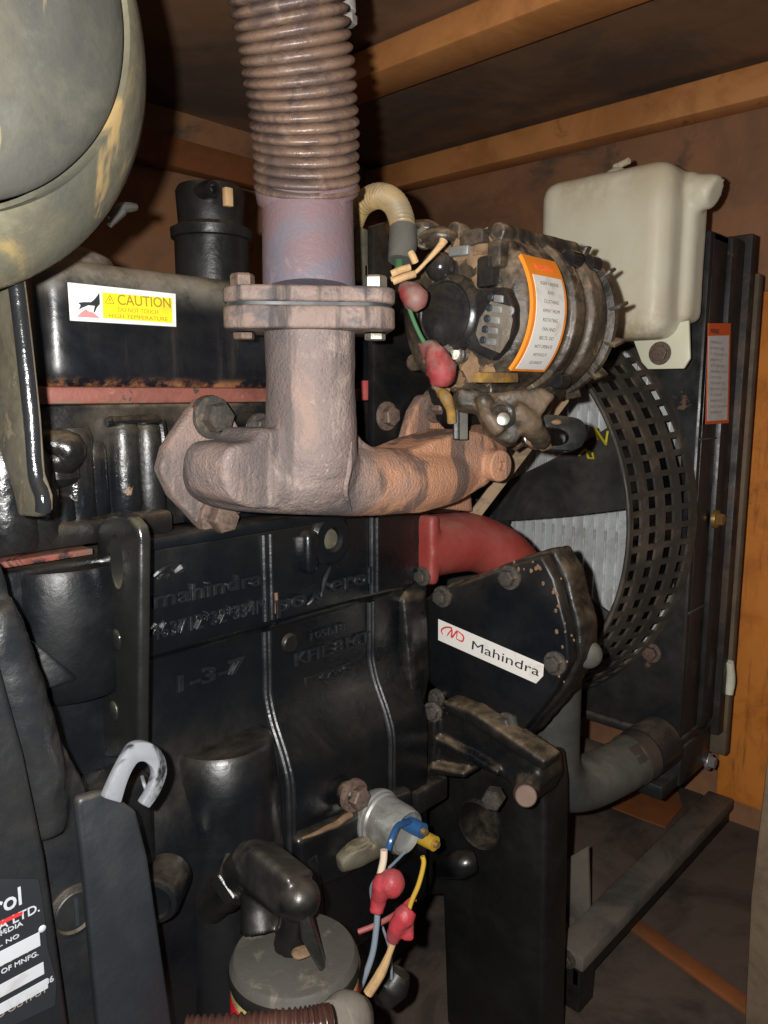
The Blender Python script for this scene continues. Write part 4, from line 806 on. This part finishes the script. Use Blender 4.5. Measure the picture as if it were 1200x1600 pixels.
# shroud face as a plate with a round opening
g = G(); g.box((XR0,YR0,zbot), (XR0+.012,YR1,ztop), .003); shr = g.out('shroud_face', 'rad', rd)
g = G(); g.cyl(RC-X*.1, RC+X*.1, RO-.004, RO-.004, 96); cut(shr, g)
G().box((XR0+.012,YR0,zbot), (XR0+.062,YR0+.012,ztop), .003).out('shroud_side', 'rad', rd)
G().box((XR0+.064,YR0-.006,zbot-.004), (XR0+.112,YR0+.05,ztop+.002), .006).out('side_tank', 'rad', rd)
g = G(); g.box((XR0+.112,YR0-.014,zbot-.03), (XR0+.132,YR0+.04,ztop+.01), .003); g.jitter(.0015, 30); g.out('side_flange', 'radr', rd)
G().box((XR0+.014,YR0+.014,zbot+.01), (XR0+.05,YR0+.02,ztop), 0).out('inner_side', 'rad', rd)
G().box((XR0+.012,YR0,ztop-.012), (XR0+.062,YR1,ztop), .003).out('shroud_top', 'rad', rd)
G().box((XR0-.004,YR0-.002,zbot-.012), (XR0+.10,YR1,zbot), .003).out('shroud_bottom', 'rad', rd)
G().box((XR0+.012,YR1-.012,zbot), (XR0+.062,YR1,ztop), .003).out('shroud_side', 'rad', rd)
for px, py, dx in ((1100,686,0),(1076,958,0)):
    zz = PY(px, py, YR0).z; G().box((XR0+.002,YR0-.002,zz-.0012), (XR0+.06,YR0+.004,zz+.0012), .0005).out('panel_seam', 'hose', rd)
# core
core = G().box((XR0+.07,YR0+.06,zbot+.02), (XR0+.10,YR1-.02,ztop-.02)).out('core', 'core', rd)
finme = None; nfin = 32
for i in range(nfin):
    yv = YR0+.068+i*0.0186
    if finme is None:
        o = G().box((XR0+.0655,-.0015,zbot+.02), (XR0+.0705,.0015,ztop-.02), .0006, 1).out('fin', 'fin', core); finme = o.data
    else:
        o = bpy.data.objects.new('fin', finme); COL.objects.link(o); o.parent = core
    o.location = (0, yv, 0)
# perforated guard ring
nA = 84; cols = 5; b = bmesh.new()
def gr(a_, t):
    r = RI+(RO-RI)*t**1.3; return V((XR0-.150*(1-t), RC.y-math.cos(a_)*r, RC.z+math.sin(a_)*r))
def nrm(a_): return V((-.15, -math.cos(a_), math.sin(a_))).normalized()
NS = 3
fr = [0.0]
for c_ in range(4): fr += [0.07+0.235*c_, 0.07+0.235*c_+0.125]
fr += [1.0]
A = []
for i in range(nA):
    A += [2*math.pi*(i+0.0)/nA, 2*math.pi*(i+0.34)/nA]
grid = [[b.verts.new(gr(a_, t)) for t in fr] for a_ in A]
for i in range(len(A)):
    j = (i+1) % len(A)
    for k in range(len(fr)-1):
        if i % 2 == 1 and k % 2 == 1: continue
        b.faces.new((grid[i][k], grid[j][k], grid[j][k+1], grid[i][k+1]))
bmesh.ops.recalc_face_normals(b, faces=b.faces)
r_ = bmesh.ops.solidify(b, geom=b.faces[:], thickness=0.0035)
me = bpy.data.meshes.new('guard_ring'); b.to_mesh(me); b.free(); link('guard_ring', me, 'guard', rd, 30)
G().lathe(V((0,RC.y,RC.z)), X, [(XR0-.125,RI-.010),(XR0-.02,RI-.006),(XR0+.004,RI+.004),(XR0+.004,RI+.001),(XR0-.02,RI-.009),(XR0-.125,RI-.013),(XR0-.125,RI-.010)], 96, caps=False).out('hole_shade_ring', 'paint', rd)  # dark ring added inside the guard so its near holes look shaded
G().tube([gr(2*math.pi*i/96, 0.0) for i in range(97)], .0028, 10, smooth=False).out('guard_rim', 'guard', rd, 60)
# fittings on the radiator
for x, y, m in ((1119,811,'brass'),): bolt(PY(x,y,YR0-.006), -Y, .009, m, rd, h=1.1)
c = PX(1018,1020,XR0); bolt(c, -X, .010, 'boltr', rd); bolt(PY(1108,1190,YR0-.004), -Y, .009, 'zinc', rd)
c = PY(1100,357,YR0+.0); G().lathe(V((c.x,c.y+.02,ztop)), Z, [(0,.008),(.008,.008),(.010,.005)], 16).out('top_stud', 'zinc', rd)
lb2 = G().prism([PY(x,y,YR0-.0065) for x, y in ((1106,505),(1141,505),(1138,661),(1102,663))], -Y*.0008, .0002, 1).out('warning_label', 'lred', rd)
G().prism([PY(x,y,YR0-.0075) for x, y in ((1107,525),(1139,524),(1136,656),(1105,658))], -Y*.0003).out('label_field', 'lgrey', lb2)
for i in range(13):
    y_ = 536+i*9.2; a_, b_ = PY(1110,y_,YR0-.0079), PY(1110+22+4*((i*7)%3-1),y_-.8,YR0-.0079)
    text('WARNING HOT COOLANT KEEP'[(i*5)%12:(i*5)%12+11], a_, X, Z, .0032, 'inkf', lb2, 'print', (b_-a_).length, .0001)
text('WARNING', PY(1110,520,YR0-.0079), X, Z, .006, 'inkk', lb2, 'print', .03, .0001)
# column beside the radiator and feet
g = G(); g.box((XR0+.150,YR0-.014,PY(1150,1150,YR0).z), (XR0+.168,YR0+.03,PY(1185,432,YR0).z), .004); g.jitter(.001, 20)
tag(g.out('upright_strip', 'post'), 'dusty brown upright steel strip at the right of the radiator', 'frame')
g = G(); g.tube([PY(1140,1034,.378), PY(1141,1060,.378), PY(1139,1084,.378)], [.006,.007,.006], 12); g.jitter(.0015, 80)
tag(g.out('latch', 'plast2'), 'small pale latch at the lower right of the radiator', 'latch')
ft = thing('mounting_block', 'black steel foot under the near corner of the radiator', 'bracket', PX(1090,1240,1.05))
G().box((XR0+.0,YR0-.004,PX(1075,1236,XR0).z), (XR0+.11,YR0+.05,zbot-.013), .004).out('foot_block', 'rad', ft)
G().box((XR0-.05,YR0+.0,PX(1000,1190,XR0).z-.02), (XR0+.02,YR0+.20,PX(1000,1190,XR0).z), .003).out('foot_plate', 'rad', ft)
# ================================================================== COOLING FAN
fn = thing('cooling_fan', 'black plastic engine fan with wide blades and a yellow paint mark', 'fan', (0.95,0.715,0.825))
FC = V((0.955, 0.715, 0.822))
G().lathe(FC, X, [(-.03,.0),(-.03,.05),(-.026,.062),(.02,.065),(.024,.06),(.024,0)], 48).out('hub', 'fan', fn)
def blade(ang, w0=.062, w1=.128, RT=.285):
    u = V((0,-math.cos(ang),math.sin(ang))); t_ = V((0,math.sin(ang),math.cos(ang)))
    b = bmesh.new(); rows = []; nr_, nc = 10, 8
    for side in (0, 1):
        for i in range(nr_+1):
            s_ = i/nr_; r = .05+(RT-.05)*s_; wd = w0+(w1-w0)*s_; pit = math.radians(32-14*s_); row = []
            for k in range(nc+1):
                q = k/nc-.5; sw = .015*s_*s_; cur = .012*(0.25-q*q)
                rr = r*(1-0.10*abs(q)**2*(s_**4)*2)
                row.append(b.verts.new(FC+u*rr+t_*(q*wd*math.cos(pit)+sw)+X*(q*wd*math.sin(pit)-cur+(.0035 if side else 0))))
            rows.append(row)
    n1 = nr_+1
    for i in range(nr_):
        for k in range(nc):
            b.faces.new((rows[i][k],rows[i][k+1],rows[i+1][k+1],rows[i+1][k])); b.faces.new((rows[n1+i][k],rows[n1+i+1][k],rows[n1+i+1][k+1],rows[n1+i][k+1]))
    for i in range(nr_):
        for k in (0, nc): b.faces.new((rows[i][k],rows[i+1][k],rows[n1+i+1][k],rows[n1+i][k]))
    for k in range(nc):
        for i in (0, nr_): b.faces.new((rows[i][k],rows[i][k+1],rows[n1+i][k+1],rows[n1+i][k]))
    bmesh.ops.recalc_face_normals(b, faces=b.faces); me = bpy.data.meshes.new('blade'); b.to_mesh(me); b.free(); return link('blade', me, 'fan', fn, 40)
BLADES = [blade(math.radians(a_)) for a_ in (16, -44, -96, -148, 152, 106)]
def stick_to(o, px, py):
    me = o.data; t = BVHTree.FromPolygons([v_.co for v_ in me.vertices], [list(p.vertices) for p in me.polygons]); h = t.ray_cast(CAM, ray(px, py).normalized())
    return (h[0] if h[0] is not None else PX(px, py, .93)) - X*.001
# yellow chalk letters on the blade
for pts in ([(934,686),(930,668),(947,694),(950,674)], [(905,712),(915,702),(922,706)], [(916,703),(920,716),(928,716),(926,708)]):
    G().tube([stick_to(BLADES[0], x, y) for x, y in pts], .0017, 6, 1, smooth=False).out('yellow_mark', 'marky', fn)
# water pump pulley and idler behind the gear cover
G().lathe(V((0.80,0.66,0.86)), X, [(0,.0),(0,.055),(.004,.06),(.012,.05),(.02,.06),(.024,.055),(.024,0)], 48).out('pump_pulley', 'fan', fn)
G().cyl(V((0.60,0.66,0.86)), FC, .03, .03, 24).out('pump_shaft', 'fan', fn)
# ================================================================== PIPES
rp_ = thing('coolant_pipe', 'dull red cast coolant elbow bolted to the front of the block', 'pipe', PX(650,910,.60))
g = G(); g.box((.588,.485,PX(650,905,.60).z), (.602,.56,PX(650,800,.60).z), .004, 2)
g.tube([PX(650,858,.60), PX(690,850,.63), PX(740,848,.67), PX(785,868,.70), PX(812,900,.72), PX(822,940,.72)], [.034,.033,.032,.031,.030,.029], 32, 8)
fuse(g, 'elbow', 'redpaint', rp_, .0028, 4, .0006, 40)
bolt(PX(672,897,.60)-X*.012, -X, .007, 'boltd', rp_)
ho = thing('radiator_hose', 'dusty grey rubber hose bending from the engine to the bottom of the radiator', 'hose', PD(870,1260,.95))
g = G(); g.tube([PD(868,1040,.88), PD(866,1120,.90), PD(866,1190,.93), PD(880,1222,.955), PD(915,1222,.985), PD(975,1195,1.03), PD(1020,1165,1.07)], [.030,.030,.031,.033,.034,.034,.033], 36, 8); g.out('hose_body', 'hose', ho)
G().tube([PD(1000,1178,1.05), PD(1030,1158,1.08)], .0358, 32, smooth=False).out('hose_clamp', 'rad', ho)
c0, c1 = PD(985,1188,1.037), PD(1000,1179,1.05)
G().tube([c0, c1], .0352, 40, smooth=False).out('worm_clamp', 'boltd', ho)
up_ = (Z*.5-RGT*.2-FWD).normalized(); G().obox((c0+c1)/2+up_*.036, (c1-c0)*.45, up_*.004, (c1-c0).cross(up_).normalized()*.012, .001).out('clamp_screw', 'boltd', ho)
# ================================================================== OIL FILTER
of = thing('oil_filter', 'spin-on oil filter with dusty black head and red can', 'oil filter', PD(460,1600,.55))
oc = PD(460,1486,.53)
G().lathe(oc, Z, [(-.016,.041),(-.016,.0445),(-.011,.0455),(-.006,.0445)], 72, caps=False).out('head_rim', 'rubber', of)
G().lathe(oc, Z, [(-.0062,.0445),(-.003,.0432),(-.0005,.0415),(.0,.040),(.0005,.0)], 72, caps=False).out('filter_head', 'lid', of)
G().lathe(oc, Z, [(-.024,.041),(-.023,.044),(-.017,.044),(-.016,.041)], 64).out('seal_ring', 'gasket', of)
G().lathe(oc, Z, [(-.12,.0445),(-.028,.0445),(-.024,.0425),(-.023,.03)], 64).out('filter_can', 'canred', of)
g = G()
a1_, a2_ = PD(396,1344,.546), PD(464,1400,.521); ad = (a2_-a1_); au = ad.normalized(); as_ = au.cross(FWD).normalized(); g.obox((a1_+a2_)/2, ad*.5, as_*.0150, au.cross(as_)*.0145, .0045, 2)
g.ball(PD(467,1404,.519), .0148); g.ball(PD(398,1346,.545), .0150)
g.tube([PD(398,1346,.545), PD(360,1384,.562)], [.0165,.0150], 24, smooth=False)
g.tube([PD(404,1362,.545), PD(404,1420,.538), PD(408,1452,.535)], [.0145,.0125,.0150], 20, smooth=False)
g.tube([PD(462,1410,.523), PD(458,1440,.525), PD(452,1478,.530)], [.0105,.0095,.0115], 20, smooth=False)
fuse(g, 'elbow_casting', 'dull', of, .0016, 3, .0003, 60)
d1 = (PD(350,1394,.567)-PD(392,1352,.548)).normalized()
G().lathe(PD(378,1366,.554), d1, [(0,.0175),(.001,.0188),(.012,.0188),(.0132,.0172)], 6).out('hex_union', 'edge', of)
G().lathe(PD(362,1382,.561), d1, [(0,.0150),(.012,.0150),(.014,.0130),(.034,.0125)], 28).out('union_thread', 'dull', of)
g = G(); g.prism([PD(x,y,.508) for x, y in ((462,1400),(474,1398),(486,1440),(508,1515),(500,1522),(470,1470))], FWD*.012, .002); g.out('web', 'edge', of)
g = G(); g.ball(PD(470,1488,.517), .006, (1.3,1,.5)); g.jitter(.002, 120); g.out('mud_patch', 'clay', of)
# ================================================================== OIL PRESSURE SENDER
sd = thing('pressure_sender', 'silver oil pressure sender with blue and yellow terminals', 'sensor', PY(600,1300,.47))
s0 = PY(580,1272,.474); n_ = -Y
G().lathe(s0, n_, [(-.004,.022),(.0,.0245),(.006,.0268),(.010,.0268),(.011,.0252),(.014,.0252),(.016,.0235),(.040,.0220),(.046,.0205),(.047,.019),(.040,.0185),(.034,.0)], 56).out('sender_can', 'zinc', sd)
t0 = s0+n_*.034
for (x_, y_, dx, m, ln) in ((648,1292,.0,'wblue',.028),(667,1312,.0,'wyellow',.030)):
    q = PY(x_, y_, .428); a_ = q+Y*.018
    o = G().tube([a_, q, q-Y*.010], [.0068,.0072,.0070], 20, smooth=False).out('terminal', m, sd)
    G().tube([q-Y*.010, q-Y*.014], [.0035,.003], 14, smooth=False).out('terminal_tip', 'brass', o)
G().tube([PY(640,1283,.43), PY(622,1290,.425), PY(612,1310,.42), PY(606,1330,.42)], .0028, 10).out('lead', 'wblue', sd)
# wires hanging from it
wire('white_lead', [PD(600,1328,.60), PD(599,1345,.60), PD(594,1368,.60), PD(592,1392,.60)], .0029, 'wwhite', 'dirty white lead between the silver sender and the upper red boot')
wire('grey_wire', [PD(590,1420,.60), PD(588,1450,.60), PD(582,1490,.60), PD(568,1530,.60), PD(553,1562,.61)], .0024, 'wgrey', 'grey-blue wire hanging from the upper red boot')
wire('thin_grey_wire', [PD(632,1332,.63), PD(612,1352,.64), PD(582,1380,.65), PD(582,1410,.66), PD(600,1455,.66), PD(610,1490,.66), PD(612,1530,.66)], .0012, 'wgrey', 'thin grey wire looping behind the two red boots')
wire('yellow_wire', [PD(660,1338,.60), PD(662,1350,.60), PD(654,1382,.60), PD(643,1408,.60), PD(636,1432,.60)], .0019, 'wyellow', 'yellow wire dropping from the yellow sender terminal')
wire('red_wire', [PD(560,1456,.63), PD(590,1444,.63), PD(618,1428,.625), PD(640,1408,.62), (PD(650,1404,.62))], .0022, 'wred', 'thin red wire crossing behind the two hanging boots')
wire('tan_wire', [PD(616,1466,.60), PD(608,1490,.60), PD(595,1520,.60), PD(575,1552,.60)], [.0028,.0025,.0040,.0040], 'wood', 'tan wire end hanging from the lower red boot')
g = G(); g.tube([PD(588,1425,.595), PD(592,1405,.595), PD(597,1385,.592), PD(602,1368,.594)], [.0055,.006,.008,.0065], 16, 5); g.ball(PD(612,1380,.592), .0105, (1,1,1.05)); fuse(g, 'hanging_boot', 'wredh', None, .0012, 2, .0005, 160)
tag(bpy.data.objects[-1] if False else [o for o in COL.objects if o.name == 'hanging_boot'][0], 'upper red rubber boot hanging below the silver sender', 'terminal boot', 'hanging red boots')
g = G(); g.tube([PD(612,1470,.60), PD(620,1450,.597), PD(632,1432,.595), PD(640,1420,.597)], [.005,.007,.0085,.0065], 16, 5); g.obox(PD(637,1446,.597), RGT*.005, FWD*.005, UPV*.011, .003); o = fuse(g, 'hanging_boot', 'wredh', None, .0012, 2, .0005, 160)
tag(o, 'lower red rubber boot on the yellow wire', 'terminal boot', 'hanging red boots')
g = G(); g.tube([PD(600,1560,.68), PD(615,1540,.68), PD(626,1520,.68)], [.010,.014,.009], 14); g.jitter(.002, 60); tag(g.out('cable_clip', 'rubber'), 'small black clip at the end of the hanging wires', 'clip')
# brown corrugated conduit along the bottom edge
P_ = catmull([PD(290,1618,.41), PD(380,1613,.412), PD(470,1604,.415), PD(516,1598,.42)], 40)
o = G().tube(P_, [.0088+.0009*math.sin(i*1.35) for i in range(len(P_))], 24, smooth=False).out('brown_conduit', 'brownc', None, 80); tag(o, 'brown corrugated conduit along the bottom edge under the oil filter', 'conduit')
g = G(); g.tube([PD(522,1604,.45), PD(540,1596,.46), PD(556,1590,.48)], [.014,.0165,.012], 20); g.jitter(.0015, 60); tag(g.out('hose_end', 'rail'), 'dusty grey hose end at the bottom edge beside the oil filter', 'hose')
# ================================================================== BASE FRAME
ZR = PD(890,1485,.95).z
br = thing('base_rail', 'dusty dark base rail running back to the right below the radiator', 'rail', PZ(890,1490,ZR))
q0, q1 = PZ(862,1474,ZR), PZ(914,1496,ZR)
yA, yB = min(q0.y,q1.y), max(q0.y,q1.y); xA = (q0.x+q1.x)/2; xB = PZ(1125,1240,ZR).x
g = G(); g.box((xA,yA,ZR-.02), (xB,yB,ZR), .003); g.jitter(.0008, 20); g.out('rail_top', 'rail', br)
g = G(); g.box((xA+.002,yA+.006,ZR-.045), (xB,yA+.016,ZR-.018), .002); g.out('rail_web', 'rubber', br)
G().box((xA+.002,yA+.004,ZR-.30), (xA+.04,yB-.002,ZR-.021), .003).out('rail_leg', 'rubber', br)
bolt(V((xA,(yA+yB)/2,ZR-.012)), -X, .008, 'boltd', br)
g = G(); g.prism([PX(x,y,.86) for x, y in ((846,1366),(918,1322),(921,1420),(850,1500))], X*.006, .0015); tag(g.out('side_plate', 'rail'), 'small dark upright plate left of the base rail', 'plate')
zf = ZR-.03
g = G(); g.box((.80,yB+.02,zf-.02), (1.33,1.25,zf), .004); g.jitter(.0015, 12); tr_ = g.out('cross_tray', 'floor'); tag(tr_, 'rust stained tray behind the base rail under the radiator', 'tray')
G().prism([PZ(x,y,zf+.001) for x, y in ((955,1262),(1000,1232),(1060,1240),(1066,1262),(1040,1294),(1000,1280))], Z*.002).out('rust_patch', 'beamd', tr_)
g = G(); a_, b_ = PZ(985,1440,.25), PZ(1165,1570,.25); d_ = (b_-a_); g.obox((a_+b_)/2, d_*.75, V((-d_.y,d_.x,0)).normalized()*.013, Z*.004, .002); g.jitter(.002, 14)
tag(g.out('floor_strip', 'beamd'), 'orange rust strip on the floor below the base rail', 'strip')

bpy.data.scenes.remove(TMP)
